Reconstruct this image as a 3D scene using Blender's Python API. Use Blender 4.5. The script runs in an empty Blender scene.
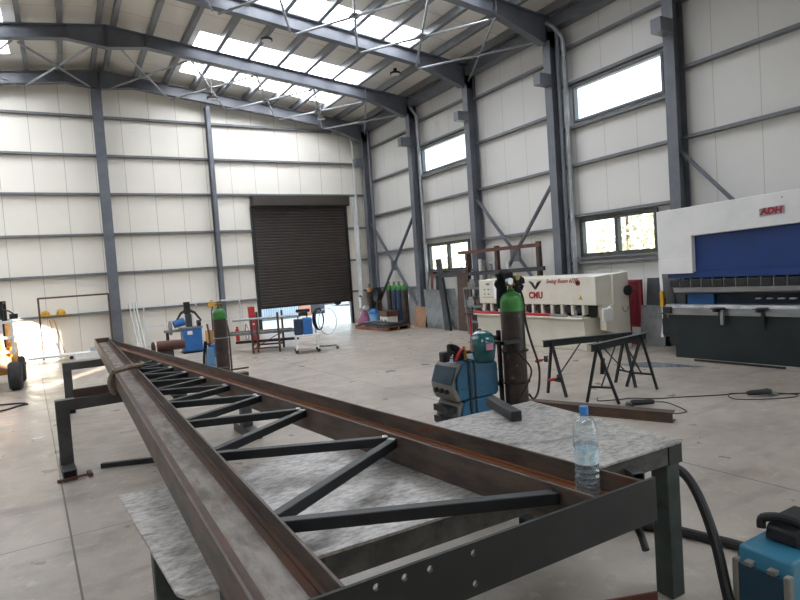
import bpy, bmesh, math, random
ROOFL = 12.0
from mathutils import Vector, Matrix
rnd = random.Random(7)
D = bpy.data
COL = bpy.context.scene.collection
PI = math.pi

# ------------------------------------------------------------------ materials
def lin(h):
    h = h.lstrip('#'); v = [int(h[i:i+2], 16)/255 for i in (0, 2, 4)]
    return tuple((c/12.92 if c <= .04045 else ((c+.055)/1.055)**2.4) for c in v) + (1,)
MATS = {}
def mat(name, c1, c2=None, scale=6.0, lo=.4, hi=.65, rough=.5, metal=0.0, bump=0.0, c3=None, scale3=2.0, lo3=.55, hi3=.7, stretch=None, rough2=None, coat=0):
    if name in MATS: return MATS[name]
    m = D.materials.new(name); m.use_nodes = True
    nt = m.node_tree; N = nt.nodes; L = nt.links
    b = N['Principled BSDF']
    b.inputs['Roughness'].default_value = rough; b.inputs['Metallic'].default_value = metal
    b.inputs['Coat Weight'].default_value = coat
    b.inputs['Base Color'].default_value = lin(c1)
    if c2:
        tc = N.new('ShaderNodeTexCoord'); mp = N.new('ShaderNodeMapping')
        L.new(tc.outputs['Object'], mp.inputs['Vector'])
        if stretch: mp.inputs['Scale'].default_value = stretch
        def layer(sc, a, z):
            n = N.new('ShaderNodeTexNoise'); n.inputs['Scale'].default_value = sc
            n.inputs['Detail'].default_value = 8; n.inputs['Roughness'].default_value = .62
            L.new(mp.outputs['Vector'], n.inputs['Vector'])
            r = N.new('ShaderNodeMapRange'); r.inputs['From Min'].default_value = a; r.inputs['From Max'].default_value = z
            L.new(n.outputs['Fac'], r.inputs['Value'])
            return n, r
        n, r = layer(scale, lo, hi)
        mx = N.new('ShaderNodeMix'); mx.data_type = 'RGBA'
        mx.inputs['A'].default_value = lin(c1); mx.inputs['B'].default_value = lin(c2)
        L.new(r.outputs['Result'], mx.inputs['Factor'])
        out = mx.outputs['Result']
        if c3:
            n3, r3 = layer(scale3, lo3, hi3)
            m3 = N.new('ShaderNodeMix'); m3.data_type = 'RGBA'
            L.new(out, m3.inputs['A']); m3.inputs['B'].default_value = lin(c3)
            L.new(r3.outputs['Result'], m3.inputs['Factor']); out = m3.outputs['Result']
        L.new(out, b.inputs['Base Color'])
        if rough2 is not None:
            rr = N.new('ShaderNodeMapRange'); rr.inputs['To Min'].default_value = rough; rr.inputs['To Max'].default_value = rough2
            L.new(r.outputs['Result'], rr.inputs['Value']); L.new(rr.outputs['Result'], b.inputs['Roughness'])
        if bump:
            bp = N.new('ShaderNodeBump'); bp.inputs['Strength'].default_value = bump; bp.inputs['Distance'].default_value = .01
            L.new(n.outputs['Fac'], bp.inputs['Height']); L.new(bp.outputs['Normal'], b.inputs['Normal'])
    MATS[name] = m
    return m

def emis(name, c, s):
    m = D.materials.new(name); m.use_nodes = True; N = m.node_tree.nodes
    b = N['Principled BSDF']; b.inputs['Base Color'].default_value = lin(c)
    b.inputs['Emission Color'].default_value = lin(c); b.inputs['Emission Strength'].default_value = s
    return m

def panel_mat(name, c, axis, pitch, off, groove='#bdb9b0'):
    """white sandwich panels: a narrow groove every `pitch` metres along one axis"""
    m = D.materials.new(name); m.use_nodes = True; nt = m.node_tree; N = nt.nodes; L = nt.links
    b = N['Principled BSDF']; b.inputs['Roughness'].default_value = .55
    tc = N.new('ShaderNodeTexCoord'); sp = N.new('ShaderNodeSeparateXYZ'); L.new(tc.outputs['Object'], sp.inputs[0])
    a = N.new('ShaderNodeMath'); a.operation = 'ADD'; a.inputs[1].default_value = -off + 100*pitch; L.new(sp.outputs[axis], a.inputs[0])
    d = N.new('ShaderNodeMath'); d.operation = 'DIVIDE'; d.inputs[1].default_value = pitch; L.new(a.outputs[0], d.inputs[0])
    f = N.new('ShaderNodeMath'); f.operation = 'FRACT'; L.new(d.outputs[0], f.inputs[0])
    lt = N.new('ShaderNodeMath'); lt.operation = 'LESS_THAN'; lt.inputs[1].default_value = .018; L.new(f.outputs[0], lt.inputs[0])
    n = N.new('ShaderNodeTexNoise'); n.inputs['Scale'].default_value = .9; n.inputs['Detail'].default_value = 5; L.new(tc.outputs['Object'], n.inputs['Vector'])
    mx0 = N.new('ShaderNodeMix'); mx0.data_type = 'RGBA'; mx0.inputs['A'].default_value = lin(c)
    cc = lin(c); mx0.inputs['B'].default_value = (cc[0]*.9, cc[1]*.89, cc[2]*.86, 1); L.new(n.outputs['Fac'], mx0.inputs['Factor'])
    mx = N.new('ShaderNodeMix'); mx.data_type = 'RGBA'; L.new(mx0.outputs['Result'], mx.inputs['A']); mx.inputs['B'].default_value = lin(groove)
    L.new(lt.outputs[0], mx.inputs['Factor']); L.new(mx.outputs['Result'], b.inputs['Base Color'])
    return m

def floor_mat():
    m = D.materials.new('concrete'); m.use_nodes = True; nt = m.node_tree; N = nt.nodes; L = nt.links
    b = N['Principled BSDF']
    tc = N.new('ShaderNodeTexCoord'); sp = N.new('ShaderNodeSeparateXYZ'); L.new(tc.outputs['Object'], sp.inputs[0])
    def noise(s, det=8, ro=.6, st=None):
        n = N.new('ShaderNodeTexNoise'); n.inputs['Scale'].default_value = s; n.inputs['Detail'].default_value = det; n.inputs['Roughness'].default_value = ro
        if st:
            mp = N.new('ShaderNodeMapping'); mp.inputs['Scale'].default_value = st; L.new(tc.outputs['Object'], mp.inputs['Vector']); L.new(mp.outputs[0], n.inputs['Vector'])
        else: L.new(tc.outputs['Object'], n.inputs['Vector'])
        return n.outputs['Fac']
    def rng(v, a, z, lo=0, hi=1):
        r = N.new('ShaderNodeMapRange'); r.inputs['From Min'].default_value = a; r.inputs['From Max'].default_value = z
        r.inputs['To Min'].default_value = lo; r.inputs['To Max'].default_value = hi; L.new(v, r.inputs['Value']); return r.outputs['Result']
    def mix(fac, A, B):
        x = N.new('ShaderNodeMix'); x.data_type = 'RGBA'; L.new(fac, x.inputs['Factor'])
        for k, v in (('A', A), ('B', B)):
            if isinstance(v, str): x.inputs[k].default_value = lin(v)
            else: L.new(v, x.inputs[k])
        return x.outputs['Result']
    c = mix(rng(noise(.35), .35, .65), '#958b80', '#b1a89d')
    c = mix(rng(noise(1.6, 10, .7), .48, .68, 0, .7), c, '#857c73')
    c = mix(rng(noise(1.2, 6, .6, (.5, 2.2, 1)), .54, .70, 0, .65), c, '#746c64')
    c = mix(rng(noise(7, 8, .7), .57, .72, 0, .5), c, '#d6cfc6')
    c = mix(rng(noise(40, 3, .6), .66, .74, 0, .5), c, '#6a645e')
    def line(sock, off, w):
        a = N.new('ShaderNodeMath'); a.operation = 'ADD'; a.inputs[1].default_value = -off + 450; L.new(sock, a.inputs[0])
        d = N.new('ShaderNodeMath'); d.operation = 'DIVIDE'; d.inputs[1].default_value = 4.5; L.new(a.outputs[0], d.inputs[0])
        f = N.new('ShaderNodeMath'); f.operation = 'FRACT'; L.new(d.outputs[0], f.inputs[0])
        l = N.new('ShaderNodeMath'); l.operation = 'LESS_THAN'; l.inputs[1].default_value = w/4.5; L.new(f.outputs[0], l.inputs[0]); return l.outputs[0]
    mp = N.new('ShaderNodeMapping'); mp.inputs['Rotation'].default_value = (0, 0, math.radians(-2.6)); L.new(tc.outputs['Object'], mp.inputs['Vector'])
    s2 = N.new('ShaderNodeSeparateXYZ'); L.new(mp.outputs[0], s2.inputs[0])
    c = mix(line(s2.outputs[0], .12, .014), c, '#4f4a45')
    c = mix(line(s2.outputs[1], 5.0, .010), c, '#5c5650')
    L.new(c, b.inputs['Base Color'])
    L.new(rng(noise(2.5), .3, .7, .24, .5), b.inputs['Roughness'])
    bp = N.new('ShaderNodeBump'); bp.inputs['Strength'].default_value = .08; bp.inputs['Distance'].default_value = .01
    L.new(noise(20), bp.inputs['Height']); L.new(bp.outputs[0], b.inputs['Normal'])
    return m

def glass_mat(name, tint='#ffffff', refl=.08):
    m = D.materials.new(name); m.use_nodes = True; nt = m.node_tree; N = nt.nodes; L = nt.links
    N.remove(N['Principled BSDF'])
    t = N.new('ShaderNodeBsdfTransparent'); t.inputs[0].default_value = lin(tint)
    g = N.new('ShaderNodeBsdfGlossy'); g.inputs['Roughness'].default_value = .03
    lw = N.new('ShaderNodeLayerWeight'); lw.inputs['Blend'].default_value = .5
    pw = N.new('ShaderNodeMath'); pw.operation = 'POWER'; pw.inputs[1].default_value = 5; L.new(lw.outputs['Facing'], pw.inputs[0])
    fr = N.new('ShaderNodeMath'); fr.operation = 'MULTIPLY_ADD'; fr.inputs[1].default_value = .6; fr.inputs[2].default_value = .03; L.new(pw.outputs[0], fr.inputs[0])
    mx = N.new('ShaderNodeMixShader'); L.new(fr.outputs[0], mx.inputs[0]); L.new(t.outputs[0], mx.inputs[1]); L.new(g.outputs[0], mx.inputs[2])
    L.new(mx.outputs[0], N['Material Output'].inputs['Surface'])
    return m

M = {}
M['floor'] = floor_mat()
M['panel_back'] = panel_mat('white_panel_gable', '#f6f2e8', 0, .815, 1.97)
M['panel_side'] = panel_mat('white_panel_side', '#dedddA', 1, .815, 6.32)
M['roof'] = panel_mat('roof_sheet', '#eeebe4', 1, 1.03, .2, '#b5b2aa')
M['sky_panel'] = emis('translucent_rooflight', '#f4f8ff', ROOFL)
M['steel'] = mat('painted_blue_grey_steel', '#6b6f77', '#5f636b', 3, rough=.36)
M['steel_lt'] = mat('painted_grey_girt', '#7e8084', '#717478', 3, rough=.45)
M['galv'] = mat('galvanised_pipe', '#a4a8ac', '#8d9196', 5, rough=.4, metal=.3)
M['frame'] = mat('dark_window_frame', '#4b4c4a', '#3f403f', 6, rough=.5)
M['glass'] = glass_mat('window_glass')
M['shutter'] = mat('brown_shutter', '#3f3834', '#352f2c', 2, rough=.45)
M['rust'] = mat('rusty_mill_steel', '#453a35', '#64584f', 5, .4, .62, rough=.5, bump=.35, c3='#6b3d24', scale3=5, lo3=.55, hi3=.7, stretch=(2.2, .6, 2.6), metal=.2)
M['rust_web'] = mat('rusty_mill_web', '#7e766e', '#5e554d', 8, .4, .62, rough=.42, bump=.15, c3='#6a4630', scale3=9, lo3=.58, hi3=.68, stretch=(1.5, .5, 1), rough2=.6, metal=.25)
M['rust_root_shade'] = mat('rusty_shaded_root', '#42302a', '#553d30', 6, .35, .65, rough=.6, c3='#6b4029', scale3=4, lo3=.5, hi3=.75, stretch=(1, .7, 1))  # rust tone that also paints the shade in the left chord's web roots
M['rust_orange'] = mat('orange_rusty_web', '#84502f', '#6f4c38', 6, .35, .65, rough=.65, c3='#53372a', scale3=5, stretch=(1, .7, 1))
M['rust_dark'] = mat('dark_rusty_steel', '#453933', '#5b4436', 6, .4, .65, rough=.6, bump=.25)
M['rust_red'] = mat('red_brown_steel', '#6b4036', '#4f342d', 5, .4, .65, rough=.6, bump=.15)
M['black'] = mat('black_steel_tube', '#15181b', '#1d2024', 9, .4, .65, rough=.5)
M['black_plate'] = mat('black_flat_bar', '#141817', '#1c201f', 4, .4, .65, rough=.55, c3='#222321', scale3=10)
M['bare'] = mat('ground_bare_steel', '#d8dadb', '#b9bcbe', 20, rough=.3, metal=.7)
M['tabletop'] = mat('scuffed_table_plate', '#bdbab6', '#86837f', 26, .36, .66, rough=.34, metal=.3, bump=.35, c3='#4d4946', scale3=5, lo3=.53, hi3=.74, stretch=(1, 1.9, 1), rough2=.5)
M['apron'] = mat('burnt_table_apron', '#3b3a38', '#514f4b', 9, .42, .62, rough=.6, bump=.2, c3='#242322', scale3=14)
M['leg_green'] = mat('grey_green_leg', '#414b47', '#323a38', 5, rough=.5, metal=.2, c3='#2d302e', scale3=6, lo3=.58, hi3=.7)
M['stand'] = mat('dark_grey_stand', '#4e4f50', '#3f3f3f', 4, .4, .62, rough=.5, metal=.2, c3='#3a3837', scale3=9, lo3=.58, hi3=.72)
M['rubber'] = mat('black_rubber', '#131415', '#1b1c1d', 10, rough=.55)
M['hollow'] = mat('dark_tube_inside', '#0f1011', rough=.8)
M['cream'] = mat('cream_machine_paint', '#dbd7ca', '#d2cdbf', 2, rough=.42)
M['white_paint'] = mat('white_machine_paint', '#e9e9e8', '#e0e1e1', 2, rough=.35)
M['blue_paint'] = mat('royal_blue_paint', '#163a7c', '#14356f', 2, rough=.4)
M['dk_green'] = mat('dark_green_black_paint', '#172124', '#1c282a', 2, rough=.4)
M['silver'] = mat('machined_steel', '#a6a9ab', '#8b8e90', 8, rough=.32, metal=.8, stretch=(1, .2, 1))
M['blackpart'] = mat('black_machine_part', '#141618', '#1e2022', 8, rough=.5)
M['red'] = mat('red_paint', '#b3282c', '#96222a', 5, rough=.45)
M['dkred'] = mat('dark_red_paint', '#8a2431', '#6e1e29', 4, rough=.5)
M['red_letter'] = mat('red_lettering', '#9c1e2e', rough=.4)
M['gold'] = mat('yellow_paint', '#d8a624', '#c08f1c', 5, rough=.45)
M['orange'] = mat('orange_yellow_paint', '#e3992e', '#c9822a', 4, rough=.45)
M['green'] = mat('green_cylinder_paint', '#3a8436', '#2d6d2c', 6, rough=.4, c3='#275426', scale3=9)
M['brown_cyl'] = mat('brown_cylinder_paint', '#463832', '#312724', 5, .4, .62, rough=.42, c3='#8a7668', scale3=9, lo3=.62, hi3=.72, bump=.2)
M['brass'] = mat('brass', '#8f7a45', '#6f5f38', 10, rough=.4, metal=.8)
M['welder_blue'] = mat('welder_blue_plastic', '#1f6084', '#1b5474', 4, rough=.45)
M['feeder_blue'] = mat('feeder_light_blue', '#327591', '#2b6680', 4, rough=.45, c3='#5f7680', scale3=9, lo3=.6, hi3=.75)
M['welder_grey'] = mat('welder_grey_plastic', '#7b7872', '#6b6964', 5, rough=.55)
M['dk_window'] = mat('dark_blue_window', '#17374a', '#1d4459', 3, rough=.15)
M['helmet'] = mat('teal_helmet', '#145a60', '#104c53', 4, rough=.25, coat=.4)
M['pink'] = mat('pink_lens', '#c987a0', rough=.15)
M['cloth_black'] = mat('black_cloth', '#16181d', '#22242a', 14, rough=.9, bump=.4)
M['wood'] = mat('plywood', '#b98a55', '#a3763f', 5, rough=.6, stretch=(1, 1, 6))
M['grey_sheet'] = mat('grey_steel_sheet', '#8b8d8e', '#737576', 3, .38, .65, rough=.42, metal=.4, c3='#5d5f61', scale3=6)
M['dk_sheet'] = mat('dark_steel_sheet', '#4a4d51', '#3d4044', 4, rough=.45, metal=.4)
M['lt_sheet'] = mat('bluish_bright_sheet', '#b9c6d2', '#9eacb8', 3, rough=.22, metal=.7)
M['rust_plate'] = mat('tan_rusty_plate', '#a07c60', '#8a684e', 4, rough=.6, c3='#6a4b38', scale3=6, bump=.15)
M['white_pl'] = mat('white_plastic', '#e6e6e4', '#d8d8d6', 5, rough=.5)
M['paper'] = mat('white_paper', '#eef0f5', rough=.7)
M['ink'] = mat('dark_ink', '#3c3a3a', rough=.7)
M['navy'] = mat('navy_plastic', '#26344a', '#2c3d57', 5, rough=.5)
M['sky_blue'] = mat('bright_blue_paint', '#2f6fb4', '#2a64a3', 5, rough=.45)
M['lt_blue'] = mat('light_blue_plastic', '#7fb0d8', '#6a9fca', 5, rough=.5)
M['tyre'] = mat('tyre_rubber', '#2b2c2e', '#37383a', 12, rough=.8, bump=.3)
M['mauve'] = mat('mauve_cloth', '#8a4f6a', '#a56f86', 8, rough=.9, bump=.3)
M['pallet'] = mat('pallet_wood', '#8a5a44', '#744936', 5, rough=.7)
M['sling'] = mat('worn_brown_sling', '#7d6f60', '#64574b', 18, rough=.85, bump=.4)
M['concrete_out'] = mat('pale_yard_concrete', '#cfd2d4', '#bfc3c6', 1.2, rough=.8)
M['container'] = mat('pale_blue_container', '#b8c6d8', '#a9b8cb', 2, rough=.5)
M['salmon'] = mat('salmon_panel', '#d79a86', '#cc8a77', 3, rough=.6)
M['leaf'] = mat('yellow_green_leaves', '#dedbc2', '#bcc0a4', 3, rough=.6)
M['bark'] = mat('bark', '#6a5a49', '#54473a', 8, rough=.9)
M['earth'] = mat('dry_earth', '#a59a84', '#8f866f', 1, rough=.9)
M['pet'] = None
M['cap_blue'] = mat('blue_cap', '#3d86cf', rough=.4)

def pet_mat(name, tint, ior, rough=.02):
    m = D.materials.new(name); m.use_nodes = True; nt = m.node_tree; N = nt.nodes; L = nt.links
    N.remove(N['Principled BSDF'])
    t = N.new('ShaderNodeBsdfTransparent'); t.inputs[0].default_value = lin(tint)
    g = N.new('ShaderNodeBsdfGlossy'); g.inputs['Roughness'].default_value = rough
    lw = N.new('ShaderNodeLayerWeight'); lw.inputs['Blend'].default_value = .5
    pw = N.new('ShaderNodeMath'); pw.operation = 'POWER'; pw.inputs[1].default_value = 2; L.new(lw.outputs['Facing'], pw.inputs[0])
    fr = N.new('ShaderNodeMath'); fr.operation = 'MULTIPLY_ADD'; fr.inputs[1].default_value = .7; fr.inputs[2].default_value = ior; L.new(pw.outputs[0], fr.inputs[0])
    mx = N.new('ShaderNodeMixShader'); L.new(fr.outputs[0], mx.inputs[0]); L.new(t.outputs[0], mx.inputs[1]); L.new(g.outputs[0], mx.inputs[2])
    df = N.new('ShaderNodeBsdfTranslucent'); df.inputs[0].default_value = (.9, .95, 1, 1)
    m2 = N.new('ShaderNodeMixShader'); m2.inputs[0].default_value = .06; L.new(mx.outputs[0], m2.inputs[1]); L.new(df.outputs[0], m2.inputs[2])
    L.new(m2.outputs[0], N['Material Output'].inputs['Surface'])
    return m
M['pet'] = pet_mat('clear_bottle_plastic', '#f6fafc', .10, .08)
def water_mat(): return pet_mat('water', '#e9f1f4', .06, .03)
M['water'] = water_mat()
def label_mat():
    m = mat('pale_blue_bottle_label', '#a9d2e6', '#e6f1f6', 60, .4, .55, rough=.4)
    return m
M['label'] = label_mat()

# ------------------------------------------------------------------ mesh builder
class MB:
    def __init__(s): s.v = []; s.f = []
    def add(s, vs, fs):
        o = len(s.v); s.v += [tuple(p) for p in vs]; s.f += [tuple(i+o for i in f) for f in fs]; return s
    def box(s, x0, x1, y0, y1, z0, z1):
        x0, x1 = min(x0, x1), max(x0, x1); y0, y1 = min(y0, y1), max(y0, y1); z0, z1 = min(z0, z1), max(z0, z1)
        return s.add([(x0,y0,z0),(x1,y0,z0),(x1,y1,z0),(x0,y1,z0),(x0,y0,z1),(x1,y0,z1),(x1,y1,z1),(x0,y1,z1)],
                     [(0,3,2,1),(4,5,6,7),(0,1,5,4),(1,2,6,5),(2,3,7,6),(3,0,4,7)])
    def hexa(s, bot, top):
        """8 points: bottom loop ccw from above, top loop the same order"""
        return s.add(list(bot)+list(top), [(0,3,2,1),(4,5,6,7),(0,1,5,4),(1,2,6,5),(2,3,7,6),(3,0,4,7)])
    def bar(s, p, q, w, h, up=(0,0,1)):
        p = Vector(p); q = Vector(q); d = (q-p).normalized(); u = Vector(up)
        if abs(d.dot(u)) > .98: u = Vector((1,0,0))
        r = d.cross(u).normalized(); u = r.cross(d).normalized(); r *= w/2; u *= h/2
        return s.hexa([p-r-u, p+r-u, q+r-u, q-r-u], [p-r+u, p+r+u, q+r+u, q-r+u])
    def prism(s, poly, plane, a, b):
        n = len(poly)
        def pt(u, v, t): return {'xz': (u, t, v), 'xy': (u, v, t), 'yz': (t, u, v)}[plane]
        vs = [pt(u, v, a) for u, v in poly]+[pt(u, v, b) for u, v in poly]
        return s.add(vs, [tuple(range(n-1, -1, -1)), tuple(range(n, 2*n))]+[(i, (i+1) % n, n+(i+1) % n, n+i) for i in range(n)])
    def loft(s, rings, cap=True, closed=False):
        n = len(rings[0]); vs = [p for r in rings for p in r]; fs = []
        k = len(rings)
        for j in range(k if closed else k-1):
            a = j*n; b = ((j+1) % k)*n
            for i in range(n): fs.append((a+i, a+(i+1) % n, b+(i+1) % n, b+i))
        if cap and not closed: fs += [tuple(range(n-1, -1, -1)), tuple(range((k-1)*n, k*n))]
        return s.add(vs, fs)
    def tube(s, pts, r, n=8, closed=False, cap=True):
        pts = [Vector(p) for p in pts]; k = len(pts); rings = []; prev = None
        for i, p in enumerate(pts):
            if closed: d = pts[(i+1) % k]-pts[i-1]
            else: d = pts[min(i+1, k-1)]-pts[max(i-1, 0)]
            d.normalize()
            if prev is None:
                u = Vector((0,0,1)) if abs(d.z) < .9 else Vector((1,0,0))
                u = (u-d*u.dot(d)).normalized()
            else: u = (prev-d*prev.dot(d)).normalized()
            prev = u; w = d.cross(u); rr = r[i] if isinstance(r, (list, tuple)) else r
            rings.append([p+(u*math.cos(2*PI*j/n)+w*math.sin(2*PI*j/n))*rr for j in range(n)])
        return s.loft(rings, cap, closed)
    def cyl(s, p, q, r0, r1=None, n=20):
        return s.tube([p, q], [r0, r0 if r1 is None else r1], n)
    def lathe(s, prof, c=(0,0,0), n=28, axis='z'):
        def pt(r, h, a):
            u, v = r*math.cos(a), r*math.sin(a)
            q = {'z': (u, v, h), 'y': (u, h, v), 'x': (h, u, v)}[axis]
            return (c[0]+q[0], c[1]+q[1], c[2]+q[2])
        return s.loft([[pt(max(r, 1e-4), h, 2*PI*j/n) for j in range(n)] for r, h in prof])
    def sphere(s, c, r, nu=16, nv=10):
        if not isinstance(r, (tuple, list)): r = (r, r, r)
        rings = []
        for i in range(1, nv):
            t = PI*i/nv
            rings.append([(c[0]+r[0]*math.sin(t)*math.cos(2*PI*j/nu), c[1]+r[1]*math.sin(t)*math.sin(2*PI*j/nu), c[2]-r[2]*math.cos(t)) for j in range(nu)])
        return s.loft(rings)
    def build(s, name, m, parent=None, bevel=0, smooth=35, loc=None, sub=0):
        me = D.meshes.new(name); me.from_pydata(s.v, [], s.f); me.update()
        bm = bmesh.new(); bm.from_mesh(me); bmesh.ops.recalc_face_normals(bm, faces=bm.faces); bm.to_mesh(me); bm.free()
        me.materials.append(m)
        o = D.objects.new(name, me); COL.objects.link(o)
        if loc is not None:
            me.transform(Matrix.Translation(-Vector(loc))); o.location = loc
        if parent: o.parent = parent
        me.polygons.foreach_set('use_smooth', [True]*len(me.polygons)); me.set_sharp_from_angle(angle=math.radians(smooth))
        if bevel:
            b = o.modifiers.new('bevel', 'BEVEL'); b.width = bevel; b.segments = 2; b.limit_method = 'ANGLE'; b.angle_limit = math.radians(40)
        if sub:
            b = o.modifiers.new('sub', 'SUBSURF'); b.levels = sub; b.render_levels = sub
        return o

def thing(name, label, cat, loc=(0,0,0), rotz=0, group=None):
    o = D.objects.new(name, None); COL.objects.link(o); o.empty_display_size = .1
    o.location = loc; o.rotation_euler = (0, 0, rotz); o['label'] = label; o['category'] = cat
    if group: o['group'] = group
    return o
def tag(o, label, cat, group=None):
    o['label'] = label; o['category'] = cat
    if group: o['group'] = group
    return o
def struct(o): o['kind'] = 'structure'; return o
def dup(root, loc, rotz, label):
    r = root.copy(); COL.objects.link(r); r.location = loc; r.rotation_euler = (0, 0, rotz); r['label'] = label
    for ch in list(root.children):
        c = ch.copy(); COL.objects.link(c); c.parent = r
        for g in list(ch.children):
            e = g.copy(); COL.objects.link(e); e.parent = c
    return r
def text(name, s, size, m, parent, loc, rot, extrude=.004, shear=0, bold=0, sx=1, space=1):
    cu = D.curves.new(name, 'FONT'); cu.body = s; cu.size = size; cu.extrude = extrude; cu.shear = shear; cu.offset = bold
    cu.space_character = space; cu.align_x = 'CENTER'; cu.align_y = 'CENTER'; cu.resolution_u = 3
    t = D.objects.new(name, cu); COL.objects.link(t)
    dg = bpy.context.evaluated_depsgraph_get(); me = D.meshes.new_from_object(t.evaluated_get(dg))
    D.objects.remove(t); me.materials.clear(); me.materials.append(m)
    o = D.objects.new(name, me); COL.objects.link(o); o.parent = parent; o.location = loc; o.rotation_euler = rot; o.scale = (sx, 1, 1)
    return o
def catmull(pts, k=6):
    P = [Vector(p) for p in pts]; out = []
    for i in range(len(P)-1):
        a = P[max(i-1, 0)]; b = P[i]; c = P[i+1]; d = P[min(i+2, len(P)-1)]
        for j in range(k):
            t = j/k
            out.append(.5*((2*b)+(c-a)*t+(2*a-5*b+4*c-d)*t*t+(3*b-a-3*c+d)*t**3))
    out.append(P[-1]); return out
# ------------------------------------------------------------------ the hall
XW, XF, YB, XL, YR = 10.35, 10.0, 20.06, -7.5, -8.0
XA = 1.45                                       # ridge
ROOF = lambda x: 8.56-.12*abs(x-XA)             # underside of the sheeting
struct(MB().box(XL, XW+.1, YR, YB+.02, -.2, 0).build('floor', M['floor']))
w = MB().box(XL, 5.84, YB, YB+.1, 0, 4.78).box(9.31, XW+.08, YB, YB+.1, 0, 4.78)
w.prism([(XL, 4.78), (XW+.08, 4.78), (XW+.08, ROOF(XW)), (XA, 8.56), (XL, ROOF(XL))], 'xz', YB, YB+.1)
struct(w.build('wall_back', M['panel_back']))
COLS = [.70, 3.82, 6.93, 10.0, 13.15, 16.25]
WIN = []
for a, l0, l1, ye_ in ((.70, 1.84, 2.72, 2.62), (6.93, 1.84, 2.72, 2.64), (13.15, 1.72, 2.62, 2.86)):
    WIN += [(a+.62, a+ye_, l0, l1), (a+.34, a+ye_, 4.88, 5.68)]
w = MB()
for a, b in ((-7.4, -4.6), (-3.6, -.8)): w.box(XW, XW+.08, a, b, 5.0, 7.5)
w.box(XW, XW+.08, YR, -7.4, 0, 7.5).box(XW, XW+.08, -4.6, -3.6, 0, 7.5); y = -.8
for (p0, p1, l0, l1), (q0, q1, u0, u1) in zip(WIN[::2], WIN[1::2]):
    w.box(XW, XW+.08, y, q0, 0, 7.5); y = q1
    w.box(XW, XW+.08, q0, p0, 0, u0)
    w.box(XW, XW+.08, p0, p1, 0, l0).box(XW, XW+.08, p0, p1, l1, u0).box(XW, XW+.08, q0, q1, u1, 7.5)
w.box(XW, XW+.08, y, YB, 0, 7.5)
struct(w.build('wall_right', M['panel_side']))
w = MB()                                        # left wall, out of view; openings added to aim sun at gable, floor, truck
for y0, y1, z0, z1 in ((YR, .2, 0, 7.5), (.2, 1.3, 0, 3.5), (.2, 1.3, 4.3, 7.5), (1.3, 2.0, 0, 7.5), (2.0, 2.7, 0, 3.7), (2.0, 2.7, 4.3, 7.5), (2.7, 6.2, 0, 7.5), (6.2, 8.9, 0, 3.15), (6.2, 8.9, 4.4, 7.5), (8.9, YB, 0, 7.5)):
    w.box(XL-.08, XL, y0, y1, z0, z1)
struct(w.build('wall_left', M['panel_side']))
struct(MB().prism([(XL, 0), (XW, 0), (XW, ROOF(XW)), (XA, 8.56), (XL, ROOF(XL))], 'xz', YR-.08, YR).build('wall_rear', M['panel_back']))

STRIPS = [(-2.1, -1.1), (6.8, 7.75), (9.6, 10.5), (12.45, 13.4), (15.65, 16.75), (17.85, 18.75)]
D0, D1, DE = 2.15, 6.98, 9.0
def slope_slab(mb, s, d0, d1, y0, y1, t=.05):
    mb.prism([(XA+s*d0, 8.56-.12*d0), (XA+s*d1, 8.56-.12*d1), (XA+s*d1, 8.56+t-.12*d1), (XA+s*d0, 8.56+t-.12*d0)], 'xz', y0, y1)
c = MB()
for s in (1, -1):
    slope_slab(c, s, 0, D0, YR, YB+.1); slope_slab(c, s, D1, DE, YR, YB+.1)
    y = YR
    for a, b in STRIPS: slope_slab(c, s, D0, D1, y, a); y = b
    slope_slab(c, s, D0, D1, y, YB+.1)
struct(c.build('ceiling', M['roof']))
for s in (1, -1):
    for a, b in STRIPS:
        q = MB(); slope_slab(q, s, D0, D1, a, b, .03); struct(q.build('rooflight', M['sky_panel']))
# purlins
k = 0; dd = .17
while dd < 8.95:
    for s in (1, -1):
        x = XA+s*dd; z = 8.56-.12*dd
        struct(MB().box(x-.035, x+.035, YR, YB, z-.19, z-.004).box(x+.035, x+.075*1, YR, YB, z-.19, z-.175).build('roof_purlin', M['steel_lt']))
    dd += .835
# rafters
top = [(0, 8.36), (8.9, 7.295)]
bot = [(0, 7.81), (.9, 7.92), (7.1, 7.17), (8.45, 6.72)]
def rafter(y, name='roof_rafter'):
    m = MB()
    for s in (1, -1):
        P = lambda d, z: (XA+s*d, z)
        poly = [P(*p) for p in top[::1]]+[P(8.9, 6.72)]+[P(*p) for p in bot[::-1]]
        m.prism(poly, 'xz', y-.006, y+.006)
        for line, t in ((top, -.014), (bot, .014)):
            for (a, za), (b, zb) in zip(line, line[1:]):
                m.prism([P(a, za), P(b, zb), P(b, zb+t), P(a, za+t)], 'xz', y-.1, y+.1)
        for d, zb in ((0.02, 7.82), (.9, 7.93), (7.1, 7.18)):
            m.box(XA+s*d-.006, XA+s*d+.006, y-.09, y+.09, zb, 8.34-.12*d)
    return struct(m.build(name, M['steel']))
for y in COLS+[19.6]: rafter(y)
# columns along the right wall
def column(y, bracket=True):
    m = MB().box(XF, XF+.016, y-.11, y+.11, 0, 6.8).box(XF+.28, XF+.296, y-.11, y+.11, 0, 7.3).box(XF+.016, XF+.28, y-.006, y+.006, 0, 7.2)
    o = struct(m.build('steel_column', M['steel']))
    if bracket:
        MB().box(XF-.34, XF-.002, y-.105, y+.105, 5.80, 6.05).build('bracket', M['steel'], o)
    return o
for y in COLS: column(y)
column(19.6)
for y in COLS:                                   # the left row
    struct(MB().box(XL+.34, XL+.356, y-.11, y+.11, 0, 6.8).box(XL+.06, XL+.076, y-.11, y+.11, 0, 7.2).box(XL+.076, XL+.34, y-.006, y+.006, 0, 7.2).build('steel_column', M['steel']))
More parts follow.
